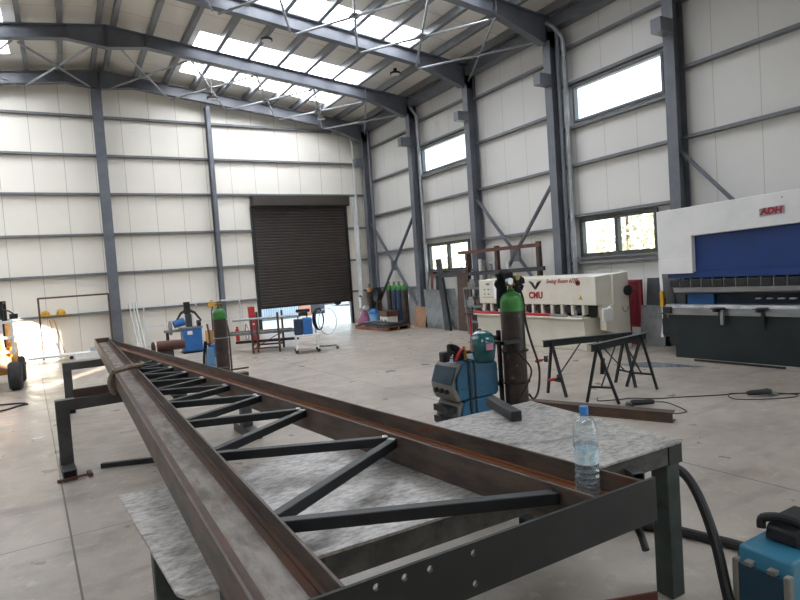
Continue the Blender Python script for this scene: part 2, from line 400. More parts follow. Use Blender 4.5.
# gable posts
def post(x, h, zt, y=19.56):
    m = MB().box(x-h, x+h, y, y+.014, 0, zt).box(x-h, x+h, y+.29, y+.304, 0, zt).box(x-.005, x+.005, y+.014, y+.29, 0, zt)
    struct(m.build('gable_post', M['steel']))
post(XA-.12, .135, 7.8, 19.5); post(4.55, .065, 7.6, 19.64)
# girts on the gable
for z in (1.19, 2.36, 3.55, 4.77, 5.93, 7.09):
    spans = [(XL, 5.77), (9.38, XW-.1)] if z < 4.7 else [(XL, XW-.1)]
    if z > 7: spans = [(XL+1, 9.0)]
    for a, b in spans:
        struct(MB().box(a, b, YB-.13, YB-.001, z-.035, z-.028).box(a, b, YB-.13, YB-.12, z-.035, z+.035).box(a, b, YB-.13, YB-.001, z+.028, z+.035).build('wall_girt', M['steel_lt']))
# girts on the right wall
CC = [YR]+COLS+[19.6]
for i, (a, b) in enumerate(zip(CC, CC[1:])):
    if a < 0: continue
    win = any(abs(a-q) < .01 for q in (.70, 6.93, 13.15))
    zs = (1.72, 2.78, 3.93, 4.78, 5.76, 6.55) if win else (1.25, 2.55, 3.93, 5.20, 6.42)
    for z in zs:
        struct(MB().box(XW-.12, XW-.001, a+.02, b-.02, z-.032, z-.026).box(XW-.12, XW-.112, a+.02, b-.02, z-.032, z+.032).box(XW-.12, XW-.001, a+.02, b-.02, z+.026, z+.032).build('wall_girt', M['steel_lt']))
    struct(MB().box(XW-.30, XW-.02, a, b, 7.05, 7.30).build('eaves_beam', M['steel']))
# wall cross bracing
def angle_bar(p, q):
    return MB().bar(p, q, .02, .10, (1,0,0)).bar((p[0]-.03, p[1], p[2]), (q[0]-.03, q[1], q[2]), .07, .012, (1,0,0))
for a, b in ((16.25, 19.6), (10.0, 13.15), (3.82, 6.93)):
    x = XF+.1
    for p, q in (((x, a+.02, 3.72), (x, b-.02, .35)), ((x+.05, a+.02, .35), (x+.05, b-.02, 3.72))):
        struct(angle_bar(p, q).build('wall_brace', M['steel']))
    struct(MB().box(x-.02, x+.04, (a+b)/2-.17, (a+b)/2+.17, 1.86, 2.2).build('brace_gusset', M['steel']))
# roof cross bracing tubes
def rz(d): return 7.98-.121*d if d > .9 else 7.9
for ya, yb in ((16.25, 19.6), (10.0, 13.15), (3.82, 6.93)):
    for s in (1, -1):
        for d0 in (.25, 2.0, 3.72, 5.42, 7.1):
            d1 = d0+1.62
            A = (XA+s*d0, ya, rz(d0)); B = (XA+s*d1, yb, rz(d1)); C = (XA+s*d1, ya, rz(d1)); E = (XA+s*d0, yb, rz(d0))
            struct(MB().tube([A, B], .028, 8).build('roof_brace', M['galv']))
            struct(MB().tube([(C[0], C[1], C[2]-.04), (E[0], E[1], E[2]-.04)], .028, 8).build('roof_brace', M['galv']))
            cx = XA+s*(d0+d1)/2; cz = rz((d0+d1)/2)
            struct(MB().box(cx-.11, cx+.11, (ya+yb)/2-.11, (ya+yb)/2+.11, cz-.035, cz-.005).build('brace_gusset', M['steel']))
# drain pipes and conduits
def pipe(pts, r, m): struct(MB().tube(pts, r, 10).build('drain_pipe', M[m]))
pipe([(10.16, 9.62, 0), (10.16, 9.62, 6.75), (10.05, 9.78, 7.05), (10.0, 9.95, 7.2)], .055, 'galv')
pipe([(10.12, 9.76, 0), (10.12, 9.76, 6.9)], .05, 'steel')
pipe([(10.16, 15.92, 0), (10.16, 15.92, 6.7), (10.05, 16.1, 7.0)], .05, 'galv')
pipe([(10.1, 19.2, 0), (10.1, 19.2, 7.0)], .05, 'steel')
pipe([(9.75, 19.85, 1.0), (9.75, 19.85, 6.6), (9.68, 19.8, 6.9), (9.6, 19.75, 7.1)], .04, 'white_pl')
struct(MB().box(9.62, 9.72, YB-.17, YB-.13, .1, 4.7).build('trim_1', M['white_pl']))

# windows
def window(n, y0, y1, z0, z1, panes, fr=.055, m='frame'):
    f = MB(); x0, x1 = XW-.05, XW+.07
    f.box(x0, x1, y0, y1, z0, z0+fr).box(x0, x1, y0, y1, z1-fr, z1).box(x0, x1, y0, y0+fr, z0+fr, z1-fr).box(x0, x1, y1-fr, y1, z0+fr, z1-fr)
    o = struct(f.build('window_%d' % n, M[m]))
    st = (y1-y0-fr)/panes
    for i in range(panes):
        a = y0+fr+i*st; b = a+st-fr
        if i: MB().box(x0+.01, x1, a-fr, a, z0+fr, z1-fr).build('mullion', M[m], o)
        MB().box(XW+.01, XW+.022, a, b, z0+fr, z1-fr).build('pane', M['glass'], o)
    return o
for i, (y0, y1, z0, z1) in enumerate(WIN):
    o = window(i+1, y0, y1, z0, z1, 2 if z0 < 3 else 1, .085 if z0 < 3 else .05, 'frame' if z0 < 3 else 'steel')
    if z0 < 3: MB().box(XW-.12, XW-.05, y0-.05, y1+.05, z0-.03, z0+.0).build('sill', M['steel_lt'], o)

# roller shutter
sh = thing('door_1', 'large brown roller shutter door, partly raised', 'door'); sh['kind'] = 'structure'
m = MB(); prof = []; z = .88; N = 0
while z < 4.45:
    prof += [(19.985, z), (19.965, z+.02), (19.965, z+.075), (19.985, z+.095)]; z += .1
back = [(y+.02, zz) for y, zz in prof]
m.prism(prof+back[::-1], 'yz', 5.84, 9.31)
m.build('shutter_curtain', M['shutter'], sh)
MB().box(5.84, 9.31, 19.94, 20.01, .83, .885).build('bottom_rail', M['blackpart'], sh)
MB().box(5.78, 9.38, 19.64, 20.04, 4.36, 4.72).build('shutter_box', M['shutter'], sh, .02)
for x in (5.82, 9.33): MB().box(x-.045, x+.045, 19.93, 20.055, 0, 4.36).build('guide_rail', M['blackpart'], sh)

# pendant lamps
def lamp(x, y, z, label):
    t = thing('pendant_lamp', label, 'lamp', (x, y, z), 0, 'pendant lamps under the rafters')
    MB().lathe([(0, .16), (.05, .16), (.06, .06), (.15, .045), (.155, 0), (.13, -.005)], n=20).build('lamp_body', M['blackpart'], t)
    MB().cyl((0,0,-.004), (0,0,-.012), .125).build('lamp_lens', M['white_pl'], t)
    MB().cyl((0,0,.15), (0,0, ROOF(x)-z-.1), .008, n=6).build('wire', M['white_pl'], t)
lamp(4.98, 14.6, 7.86, 'round pendant lamp hanging nearest the ridge, between the second and third rafters')
lamp(8.70, 14.6, 7.42, 'round pendant lamp hanging nearest the window wall, before the small upper window')
lamp(4.28, 17.8, 7.27, 'round pendant lamp near the gable wall, above the thin gable post')
lamp(7.70, 17.8, 6.92, 'round pendant lamp near the gable wall, above the roller shutter')

# ------------------------------------------------------------------ outside
struct(MB().box(-60, 80, YB+.02, 120, -.25, -.02).box(XW+.1, 80, -60, YB+.02, -.25, -.02).box(-60, XL, -60, YB+.02, -.25, -.02).build('ground', M['concrete_out']))
t = thing('shipping_container', 'pale blue ribbed container out in the yard beyond the shutter gap', 'container', (8.0, 27.5, -.02))
m = MB(); n = 28
prof = []
for i in range(n):
    x = -1.6+i*3.1/n; prof += [(x, -1.2), (x+.03, -1.23), (x+.07, -1.23), (x+.1, -1.2)]
m.prism(prof+[(1.5, -1.2), (1.5, 1.2), (-1.6, 1.2)], 'xy', .15, 2.5); m.build('body', M['container'], t)
MB().box(-1.65, 1.55, -1.24, 1.24, 0, .15).build('base_rail', M['steel_lt'], t); MB().box(-1.65, 1.55, -1.24, 1.24, 2.5, 2.6).build('roof', M['container'], t)
t = thing('salmon_crate', 'salmon coloured upright crate beside the pale container outside', 'crate', (10.05, 27.2, -.02))
MB().box(-.3, .3, -.3, .3, .1, 1.9).build('panel', M['salmon'], t, .01); MB().box(-.32, .32, -.32, .32, 0, .1).build('base', M['wood'], t)
t = thing('dark_cabinet', 'dark upright cabinet outdoors right of the salmon crate', 'cabinet', (10.95, 28.0, -.02))
MB().box(-.45, .45, -.35, .35, .0, 2.0).build('body', M['navy'], t, .02); MB().box(-.40, .40, -.37, -.35, .15, 1.9).build('door', M['dk_sheet'], t)
def car(loc, rz, m, label):
    t = thing('parked_car', label, 'car', loc, rz)
    secs = []
    prof = [(-2.1, .35, .62), (-1.9, .3, .82), (-1.2, .28, .92), (-.7, .28, 1.38), (.7, .28, 1.42), (1.3, .28, .98), (1.95, .3, .88), (2.1, .35, .6)]
    for x, z0, z1 in prof:
        wd = .80; tp = .80 if z1 < 1.1 else .62
        secs.append([(x, -wd, z0), (x, wd, z0), (x, wd*1.02, min(z1, .9)), (x, tp, z1), (x, -tp, z1), (x, -wd*1.02, min(z1, .9))])
    MB().loft(secs).build('body', m, t, .03)
    for sx in (-1.3, 1.3):
        for sy in (-.75, .75): MB().lathe([(0, -.09), (.28, -.09), (.31, 0), (.28, .09), (0, .09)], (sx, sy, .31), axis='y').build('wheel', M['tyre'], t)
    MB().box(-.8, .9, -.66, .66, .98, 1.3).build('glass_band', M['dk_window'], t)
car((16.3, 33.5, -.02), .25, M['sky_blue'], 'blue car parked far outside at the right of the shutter gap')
car((14.3, 36.5, -.02), .1, M['dkred'], 'dark red car parked far outside behind the blue car')
# trees outside the windows
def tree(x, y, h, r, label):
    t = thing('leafy_tree', label, 'tree', (x, y, -.02), 0, 'trees outside the windows')
    MB().tube([(0,0,0), (.05,.03,h*.3), (-.04,.06,h*.55), (0,0,h*.8)], [.16, .13, .09, .04], 8).build('trunk', M['bark'], t)
    m = MB()
    for i in range(1500):
        a = rnd.uniform(0, 2*PI); u = rnd.uniform(-1, 1); q = rnd.uniform(.45, 1)**.5
        c = Vector((r*q*math.cos(a)*(1-u*u)**.5, r*q*math.sin(a)*(1-u*u)**.5, h*.55+u*h*.45*q))
        d = Vector((rnd.gauss(0,1), rnd.gauss(0,1), rnd.gauss(0,1))).normalized(); e = d.orthogonal().normalized(); f = d.cross(e); s = rnd.uniform(.12, .26)
        m.add([c-e*s, c+f*s*.5, c+e*s, c-f*s*.5], [(0,1,2,3)])
    m.build('crown', M['leaf'], t, smooth=180)
for i, (x, y, h, r, lb) in enumerate(((27, 18.2, 6.2, 2.2, 'yellow-green tree beyond the second lower window pane from the far end'), (29, 23.2, 6.6, 2.3, 'yellow-green tree beyond the near pane of the right lower window'),
    (27.5, 28.8, 6.0, 2.6, 'yellow-green tree beyond the far pane of the right lower window'), (28, 36, 7, 3.2, 'yellow-green tree beyond the near pane of the far lower window'), (28, 43, 7, 3.4, 'yellow-green tree beyond the far pane of the far lower window'), (26.5, 12.8, 6.3, 2.4, 'yellow-green tree outside beside the white bending press'))):
    tree(x, y, h, r, lb)
struct(MB().prism([(24, -.05), (30, .5), (46, 3.0), (70, 4.2), (70, -.1)], 'xz', -20, 90).build('ground_bank', M['earth']))
# ------------------------------------------------------------------ foreground: truss, stands, table
ZB, ZT = .830, .9775
left_x = lambda y: .350+.0058*(y-1.42)           # outer face of the left chord
near_x = lambda y: 1.525-.1145*(y-1.434)         # inner face of the right chord
t = thing('lattice_truss', 'long tapered rusty steel truss lying flat across the work table and stands', 'steel truss', (1.0, 1.42, ZB))
ox, oy, oz = t.location
def L(p): return (p[0]-ox, p[1]-oy, p[2]-oz)
def strip(m, pts, z0, z1):
    m.prism([(x-ox, y-oy) for x, y in pts], 'xy', z0-oz, z1-oz)
YE = 11.85
def lstrip(m, d0, d1, z0, z1):
    strip(m, [(left_x(1.42)+d0,1.42),(left_x(1.42)+d1,1.42),(left_x(YE)+d1,YE),(left_x(YE)+d0,YE)], z0, z1)
lf = MB(); lstrip(lf, 0, .012, ZB, ZT); lstrip(lf, .222, .234, ZB, ZT)
c1 = lf.build('chord', M['rust'], t, .002); c1['label'] = 'left rusty chord of the truss'
lw = MB(); lstrip(lw, .012, .222, .888, .897); lw.build('web', M['rust_web'], c1)
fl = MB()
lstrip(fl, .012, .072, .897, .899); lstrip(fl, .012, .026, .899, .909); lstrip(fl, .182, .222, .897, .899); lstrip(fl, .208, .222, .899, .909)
fl.build('root_fillet', M['rust_root_shade'], c1)
MB().box(left_x(YE)-ox, left_x(YE)+.234-ox, YE-oy, YE+.012-oy, ZB-oz, ZT-oz).build('end_cap', M['rust_dark'], c1)
xr = lambda y: left_x(y)+.238
def ye(dx):                                          # where a right-chord line reaches the left chord
    y = 9.5
    for _ in range(20): y = 1.434+(1.525+dx-xr(y))/.1145
    return y
def rstrip(m, d0, d1, z0, z1):
    strip(m, [(near_x(1.42)+d0,1.42),(near_x(1.42)+d1,1.42),(xr(ye(d1)),ye(d1)),(xr(ye(d0)),ye(d0))], z0, z1)
rf = MB(); rstrip(rf, 0, .012, ZB, ZT); rstrip(rf, .241, .253, ZB, ZT)
c2 = rf.build('chord', M['rust'], t, .002); c2['label'] = 'right rusty chord of the truss'
rw = MB(); rstrip(rw, .012, .241, .878, .887); rw.build('web', M['rust_web'], c2)
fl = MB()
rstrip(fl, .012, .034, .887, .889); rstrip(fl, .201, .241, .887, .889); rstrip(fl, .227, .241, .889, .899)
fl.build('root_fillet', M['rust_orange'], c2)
RN = [1.55, 2.62, 3.60, 4.31, 4.96, 5.56, 6.10, 6.60, 7.04, 7.42]
LN = [2.03, 3.05, 3.88, 4.62, 5.26, 5.82, 6.37, 6.83, 7.24]
for i in range(len(LN)):
    for j, k in ((i, 0), (i+1, 1)):
        rx = near_x(RN[j])-.004; ly = LN[i]+(.03 if k else -.03)
        p = Vector((xr(ly), ly, .936)); q = Vector((rx, RN[j]+(-.026 if k else .026), .936))
        dg = MB().bar(L(p), L(q), .046, .046).build('diagonal', M['black'], t, .004)
        e = (p-q).normalized()
        if j > 0: MB().bar(L(q+e*.002+Vector((0,0,.0245))), L(q+e*.03+Vector((0,0,.0245))), .04, .004).build('weld_patch', M['bare'], dg)
# drilled end plate
cu = D.curves.new('plate', 'CURVE'); cu.dimensions = '2D'; cu.fill_mode = 'BOTH'; cu.extrude = .006
def poly(pts):
    s = cu.splines.new('POLY'); s.points.add(len(pts)-1); s.use_cyclic_u = True
    for q, (x, y) in zip(s.points, pts): q.co = (x, y, 0, 1)
poly([(.34,.815),(1.838,.815),(1.838,.9775),(.34,.9775)])
for hx, hz in ((.668,.951),(.758,.949),(.842,.946),(.997,.946),(.997,.852),(.58,.86)):
    poly([(hx+.0105*math.cos(-a*PI/10), hz+.0105*math.sin(-a*PI/10)) for a in range(20)])
tmp = D.objects.new('tmp', cu); COL.objects.link(tmp)
me = D.meshes.new_from_object(tmp.evaluated_get(bpy.context.evaluated_depsgraph_get())); D.objects.remove(tmp)
me.transform(Matrix.Translation((-ox, 1.412-oy, -oz)) @ Matrix.Rotation(PI/2, 4, 'X')); me.materials.clear(); me.materials.append(M['black_plate'])
o = D.objects.new('end_plate', me); COL.objects.link(o); o.parent = t; o['label'] = 'black drilled flat bar closing the near end'

# webbing sling round the left chord
m = MB()
x0, x1, z0, z1 = .362, .64, .81, .99
loop = [(x0, 6.49, z0+.03), (x0-.006, 6.53, .9), (x0+.01, 6.59, z1), (.5, 6.69, z1+.014), (x1-.01, 6.81, z1+.008), (x1+.012, 6.85, .93), (x1, 6.79, z0), (.5, 6.65, z0-.012)]
m.tube(catmull(loop+[loop[0]], 5)[:-1], .024, 8, closed=True)
m.tube(catmull([(x0+.0, 6.47, z1+.01), (.5, 6.59, z1+.02), (x1-.01, 6.73, z1+.016), (x1+.03, 6.82, z1+.02), (x1+.0, 6.85, z1+.03)], 5), .022, 8)
m.tube(catmull([(x0-.01, 6.55, .97), (x0-.04, 6.49, .9), (x0-.03, 6.43, .83), (x0-.0, 6.45, .79)], 5), .022, 8)
tag(m.build('lifting_sling', M['sling'], loc=(.5, 6.8, .98)), 'worn brown lifting sling wrapped around the left chord of the truss', 'lifting sling')

# stands
def stand(loc, rz, label, xl=-.93, xr_=.94):
    t = thing('work_stand', label, 'work stand', loc, rz, 'low steel stands carrying the truss')
    MB().box(xl-.06, xr_+.06, -.06, .06, .63, .745).build('crossbeam', M['stand'], t, .006)
    for x in (xl, xr_):
        MB().box(x-.06, x+.06, -.06, .06, .1, .63).build('post', M['stand'], t, .006)
        f = MB(); y0, y1 = -.34, .32
        f.box(x-.06, x+.06, y0, y1, 0, .008).box(x-.06, x+.06, y0, y1, .092, .1).box(x-.06, x-.052, y0, y1, .008, .092).box(x+.052, x+.06, y0, y1, .008, .092)
        fo = f.build('foot', M['stand'], t)
        MB().box(x-.052, x+.052, y0+.03, y1-.03, .008, .092).build('tube_inside', M['hollow'], fo)
    return t
stand((.82, 6.9, 0), math.radians(3.5), 'low grey steel stand nearest the camera, with the red-handled hammer at its left foot')
stand((.68, 10.5, 0), math.radians(1.0), 'low grey steel stand under the far end of the truss, behind the other stand', -.73, .79)
tag(MB().bar((.0, 6.87, .788), (1.6, 6.955, .788), .05, .083).build('rusty_bar', M['rust_dark'], loc=(.2, 6.88, .746)), 'rusty bar lying along the crossbeam of the near stand, under the truss', 'steel bar')
tag(MB().bar((.45, 10.5, .788), (.95, 10.51, .788), .05, .083).build('rusty_bar', M['rust_dark'], loc=(.7, 10.5, .746)), 'short rusty bar packing the truss on the far stand', 'steel bar')
tag(MB().bar((.19, 6.74, .026), (1.0, 6.44, .026), .05, .05).build('square_tube', M['black'], bevel=.004, loc=(.6, 6.6, 0)), 'long black square tube on the floor under the left chord', 'steel tube')
o = MB().tube([(-.22,0,0),(.22,0,0)], .085, 20).build('steel_pipe', M['rust_red']); o.location = (1.50, 10.5, .831); o.rotation_euler = (0,0,math.radians(-8)); tag(o, 'short thick red-brown pipe lying on the right end of the far stand', 'pipe')
o = MB().tube([(0,.10*math.cos(a*PI/10),.10*math.sin(a*PI/10)) for a in range(20)], .022, 8, closed=True).build('ring_clamp', M['blackpart']); o.location = (1.22, 10.5, .80); tag(o, 'black ring around the crossbeam of the far stand beside the red-brown pipe', 'ring')
h = thing('hammer', 'red-handled hammer lying beside the left foot of the near stand', 'hammer', (-.05, 6.5, 0))
MB().tube([(-.15, .0, .018), (.02, .03, .018), (.12, .05, .02)], [.017, .013, .012], 8).build('handle', M['rust_red'], h)
MB().bar((.135, .0, .025), (.12, .1, .025), .035, .04).cyl((.137, -.02, .025), (.134, .0, .025), .02, n=10).build('head', M['rust_dark'], h)
m = MB()
for k in range(3): m.tube([(.10*math.cos(a*PI/12)*(1+.05*k), .085*math.sin(a*PI/12), .012+.02*k) for a in range(24)], .011, 6, closed=True)
tag(m.build('coiled_strap', M['rubber'], loc=(0,0,0)), 'black coiled strap on the floor between the two truss chords', 'strap').location = (1.5, 10.02, 0)
tag(MB().prism([(-.06,-.03),(.07,-.02),(.1,.03),(-.03,.02)], 'xy', 0, .004).build('paper_scrap', M['paper']), 'white scrap of paper on the floor left of the near stand', 'scrap').location = (-.45, 8.78, 0)

# work table
t = thing('work_table', 'large scuffed steel welding table under the near end of the truss', 'table', (1.6, 2.7, 0))
tx, ty = 1.6, 2.7
out = [(.147,3.09)]
for a in range(7):                                  # rounded near left corner
    b = PI+a*(PI/2)/6; out.append((.303+.074*math.cos(b), 1.99+.074*math.sin(b)))
out += [(2.71,1.902),(2.79,3.125)]
m = MB(); m.prism([(x-tx, y-ty) for x, y in out], 'xy', .816, .829); m.build('tabletop', M['tabletop'], t, .002)
a = MB().box(.72-tx, 2.688-tx, 1.915-ty, 1.93-ty, .72, .816).box(2.674-tx, 2.688-tx, 1.93-ty, 3.09-ty, .72, .816).box(.72-tx, 2.688-tx, 3.06-ty, 3.075-ty, .72, .816).box(.72-tx, .735-tx, 1.93-ty, 3.06-ty, .72, .816)
a.build('apron', M['apron'], t)
MB().box(2.61-tx, 2.712-tx, 1.908-ty, 1.915-ty, .715, .817).build('corner_plate', M['blackpart'], t)
for x, y in ((2.66, 1.975), (2.66, 3.02), (.8, 3.02), (.262, 2.45), (.45, 2.12)):
    MB().box(x-.05-tx, x+.05-tx, y-.05-ty, y+.05-ty, 0, .816).build('leg', M['leg_green'], t, .006)
st = MB(); W_, H_ = .030, .020
dx, dy = -.40, -.92
def ring(w, h, k): return [(2.325-tx+dx*k+(-dy)*w*sx_, 1.95-ty+dy*k+dx*w*sx_, .757+h*sz_) for sx_, sz_ in ((-1,-1),(1,-1),(1,1),(-1,1))]
st.loft([ring(W_, H_, 0), ring(W_, H_, .13), ring(W_-.005, H_-.005, .13), ring(W_-.005, H_-.005, .02)], cap=False)
so_ = st.build('stub_tube', M['stand'], t); MB().add(ring(W_-.005, H_-.005, .04), [(0,1,2,3)]).build('tube_inside', M['hollow'], so_)

# bottle
t = thing('water_bottle', 'clear plastic water bottle with blue cap standing at the near end of the truss', 'bottle', (1.655, 1.565, .8875)); t.scale = (1.11, 1.11, 1.13)
prof = [(.0,.004),(.027,0),(.037,.004),(.040,.013)]
z = .018
while z < .115:
    prof += [(.0385, z), (.0425, z+.005), (.0425, z+.012), (.0385, z+.018)]; z += .0195
prof += [(.0405,.124),(.0405,.18),(.042,.19),(.042,.215)]
for a in range(1, 9): prof.append((.014+.028*math.cos(a*PI/16), .215+.072*math.sin(a*PI/16)))
prof += [(.0125,.292),(.0125,.306)]
MB().lathe(prof, n=36).build('bottle_body', M['pet'], t, smooth=60)
wp = [(max(r-.0015, 0), zz+(.002 if zz < .01 else 0)) for r, zz in prof if zz < .185]+[(.0405,.192)]
MB().lathe(wp, n=36).build('water', M['water'], t, smooth=60)
MB().lathe([(.0412,.132),(.0412,.178)], n=36).build('paper_label', M['label'], t)
MB().lathe([(.0,.320),(.0145,.320),(.0153,.317),(.0153,.296),(.0,.296)], n=28).lathe([(.0153,.293),(.0153,.290),(.012,.290)], n=28).build('cap', M['cap_blue'], t)

tag(MB().bar((2.51, 3.22, .861), (2.357, 2.775, .861), .07, .062).build('tube_offcut', M['black'], bevel=.005, loc=(2.43, 3.0, .830)), 'short black square tube offcut lying on the work table', 'steel offcut')
# rusty beam on the floor
t = thing('steel_section', 'dark rusty steel beam lying on the floor behind the work table', 'steel beam', (5.2, 4.75, 0), math.atan2(-1.40, .60))
MB().box(-1.1, .85, -.07, .07, .0, .012).box(-1.1, .85, -.07, .07, .098, .11).build('flange', M['rust_dark'], t)
MB().box(-1.1, .85, -.06, -.05, .012, .098).build('web', M['rust_dark'], t)

def grinder(loc, rz, label, cord):
    t = thing('angle_grinder', label, 'angle grinder', loc, rz)
    MB().tube([(-.14,0,.045),(-.1,0,.05),(.0,0,.05),(.1,0,.052),(.13,0,.05)], [.026,.032,.034,.036,.03], 12).build('body', M['blackpart'], t)
    MB().lathe([(0,.02),(.03,.02),(.034,.05),(.022,.075),(0,.08)], (.165,0,0), n=14).build('gear_head', M['silver'], t)
    MB().cyl((.165,0,.012), (.165,0,.019), .062).build('disc', M['grey_sheet'], t)
    MB().tube([(.165,.03,.05),(.165,.13,.05)], .014, 8).build('side_handle', M['rubber'], t)
    c, s = math.cos(-rz), math.sin(-rz)
    pts = [((x-loc[0])*c-(y-loc[1])*s, (x-loc[0])*s+(y-loc[1])*c, .007 if i else .03) for i, (x, y) in enumerate(cord)]
    MB().tube(catmull([(-.14, 0, .045)]+pts, 6), .006, 6).build('cord', M['rubber'], t)
grinder((5.86, 4.62, 0), math.radians(150), 'black angle grinder with its cord on the floor beside the rusty beam', [(6.1, 4.45), (6.0, 4.15), (5.86, 4.12), (5.74, 4.2)])
grinder((7.18, 3.98, 0), math.radians(-30), 'black angle grinder with a long trailing cord on the open floor before the bending press', [(6.95, 4.22), (6.85, 4.05), (7.25, 3.72), (7.5, 3.72), (7.3, 4.1), (6.9, 4.33), (6.5, 4.6), (6.3, 4.72), (6.1, 4.95), (5.95, 5.02), (5.72, 5.15), (5.85, 5.28)])
tag(MB().tube(catmull([(7.36, 3.88, .012), (7.6, 3.7, .008), (8.1, 3.3, .008), (8.8, 2.7, .008)], 6), .007, 6).build('power_lead', M['rubber'], loc=(7.8, 3.5, 0)), 'thin dark lead running over the floor to the right edge, past the far grinder', 'cable')
tag(MB().tube(catmull([(-1.6, 11.3, .012), (-1.04, 11.34, .012), (-.8, 11.6, .012), (-.68, 11.68, .012), (-.78, 11.86, .012), (-1.1, 12.0, .012), (-1.6, 12.1, .012)], 6), .016, 6).build('cable', M['rubber'], loc=(-1, 11.7, 0)), 'dark cable looped on the floor in front of the yellow lift truck', 'cable')
# hoses near the table and the wire feeder
tag(MB().tube(catmull([(2.80, 2.25, .62), (2.81, 2.02, .63), (2.74, 1.86, .57), (2.66, 1.72, .40), (2.58, 1.62, .22), (2.52, 1.55, .10), (2.46, 1.5, .035), (2.35, 1.42, .026)], 6), .025, 10).build('hose', M['rubber'], loc=(2.8, 1.9, 0)), 'thick black hose hanging from behind the table leg down to the blue wire feeder', 'hose')
tag(MB().tube(catmull([(2.6, 3.1, .032), (2.95, 2.75, .032), (3.15, 2.55, .032), (3.26, 2.36, .032), (3.31, 2.2, .032), (3.36, 2.02, .032), (3.36, 1.8, .034), (3.30, 1.66, .034)], 6), .03, 10).build('hose', M['rubber'], loc=(3.2, 2.2, 0)), 'thick black hose lying on the floor behind the table leg', 'hose')
tag(MB().tube(catmull([(1.752, 1.60, .836), (1.775, 1.54, .80), (1.80, 1.47, .775), (1.77, 1.41, .72)], 5), [.012]*11+[.014]*5, 10).build('torch_grip', M['rubber'], loc=(1.85, 1.5, .7)), 'black torch grip hanging below the right end of the black end plate', 'torch')
t = thing('steel_offcut', 'rusty angle offcut on the floor under the black end plate', 'steel offcut', (2.40, 1.96, 0), math.radians(-20))
MB().bar((-.2,0,.006), (.12,0,.006), .09, .01).build('base_leg', M['rust_dark'], t); MB().bar((-.2,.04,.035), (.12,.04,.035), .01, .055).build('upright_leg', M['rust_red'], t)

# wire feeder bottom right
t = thing('wire_feeder', 'pale blue wire feeder with black handle on the floor at the lower right', 'wire feeder', (2.59, 1.455, 0)); t.scale = (1, 1, 1.06)
MB().prism([(0,.03),(.0,.33),(.03,.405),(.42,.415),(.44,.39),(.44,.03)], 'xz', -.12, .12).build('housing', M['feeder_blue'], t, .012)
MB().box(-.022, .0, -.125, .125, .0, .03).box(-.022, .02, .098, .125, .03, .36).box(-.022, .02, -.125, -.098, .03, .36).box(-.022, .0, -.1, .1, .03, .06).build('front_frame', M['welder_grey'], t, .008)
MB().box(-.016, -.004, -.098, .098, .06, .345).build('window', M['dk_window'], t, .004)
for y in (-.05, .05): MB().box(-.024, .012, y-.018, y+.018, .345, .366).build('latch', M['welder_grey'], t, .004)
MB().prism([(.16,.412),(.17,.465),(.22,.5),(.42,.5),(.43,.412)], 'xz', -.07, .07).build('handle_block', M['blackpart'], t, .01)
MB().tube(catmull([(.17,.09,.45),(.18,.085,.495),(.2,.0,.515),(.22,-.09,.495),(.26,-.1,.43)], 5), .02, 10).build('handle', M['rubber'], t)
MB().box(.0, .44, -.12, .12, 0, .03).build('base', M['blackpart'], t)

# ------------------------------------------------------------------ saw horses
def horse(label, A, B, zr, la, lb):
    """A, B: rail ends (x, y); la, lb: floor points of the two legs at each end"""
    cx, cy = (A[0]+B[0])/2, (A[1]+B[1])/2
    t = thing('saw_horse', label, 'saw horse', (cx, cy, 0), 0, 'black steel saw horses')
    q = lambda p, z: (p[0]-cx, p[1]-cy, z)
    r = MB().bar(q(A, zr), q(B, zr), .075, .008).bar(q(A, zr-.045), q(B, zr-.045), .008, .085)
    r.build('top_rail', M['black'], t)
    a, b = Vector((*A, 0)), Vector((*B, 0)); u = (b-a).normalized()
    for end, legs in ((a+u*.12, la), (b-u*.12, lb)):
        top_ = Vector((end.x, end.y, zr-.03)); feet = [Vector((*p, .0)) for p in legs]
        for fpt in feet: MB().bar(q(top_, top_.z), q(fpt, 0), .032, .032).build('leg', M['black'], t)
        m0 = [top_.lerp(fpt, .72) for fpt in feet]
        MB().bar(q(m0[0], m0[0].z), q(m0[1], m0[1].z), .025, .025).build('crossbar', M['black'], t)
        mid = (m0[0]+m0[1])/2; far = a.lerp(b, .42 if end == a+u*.12 else .58)
        MB().bar(q(mid, mid.z), q(far, zr-.06), .014, .014).build('brace', M['black'], t)
    return t
horse('black saw horse farther from the camera, with red clamp handles at its left end', (5.50, 5.85), (6.80, 5.47), .745, [(5.65, 5.97), (5.62, 5.60)], [(6.76, 5.76), (6.66, 5.34)])
horse('black saw horse nearer the camera, with a black grip hanging at its left end', (5.54, 5.06), (6.79, 5.24), .745, [(5.59, 5.22), (5.77, 4.88)], [(6.64, 5.47), (6.75, 5.07)])
def clamp(loc, label):
    t = thing('hand_clamp', label, 'clamp', loc, 0, 'red-handled clamps on the far saw horse')
    MB().tube([(-.07,.0,0), (.03,0,.004)], [.022,.02], 10).build('grip', M['red'], t)
    MB().tube([(.03,0,.004),(.09,-.01,.01),(.12,-.01,.03),(.13,-.02,.055)], .008, 8).box(.10,.115,-.03,.03,-.03,.05).build('jaw', M['blackpart'], t)
clamp((5.50, 5.93, .47), 'red-handled clamp hanging higher on the left leg of the far saw horse')
clamp((5.57, 5.78, .22), 'red-handled clamp lower on the left crossbar of the far saw horse')
t = thing('cable_grip', 'black grip hanging from the left end of the near saw horse', 'torch', (5.71, 5.06, .36))
MB().tube([(0,0,.0),(.02,0,.2)], [.03,.026], 10).build('grip', M['rubber'], t); MB().tube([(.02,0,.2),(.0,.01,.3),(-.02,.02,.345)], .006, 6).build('hook', M['blackpart'], t)
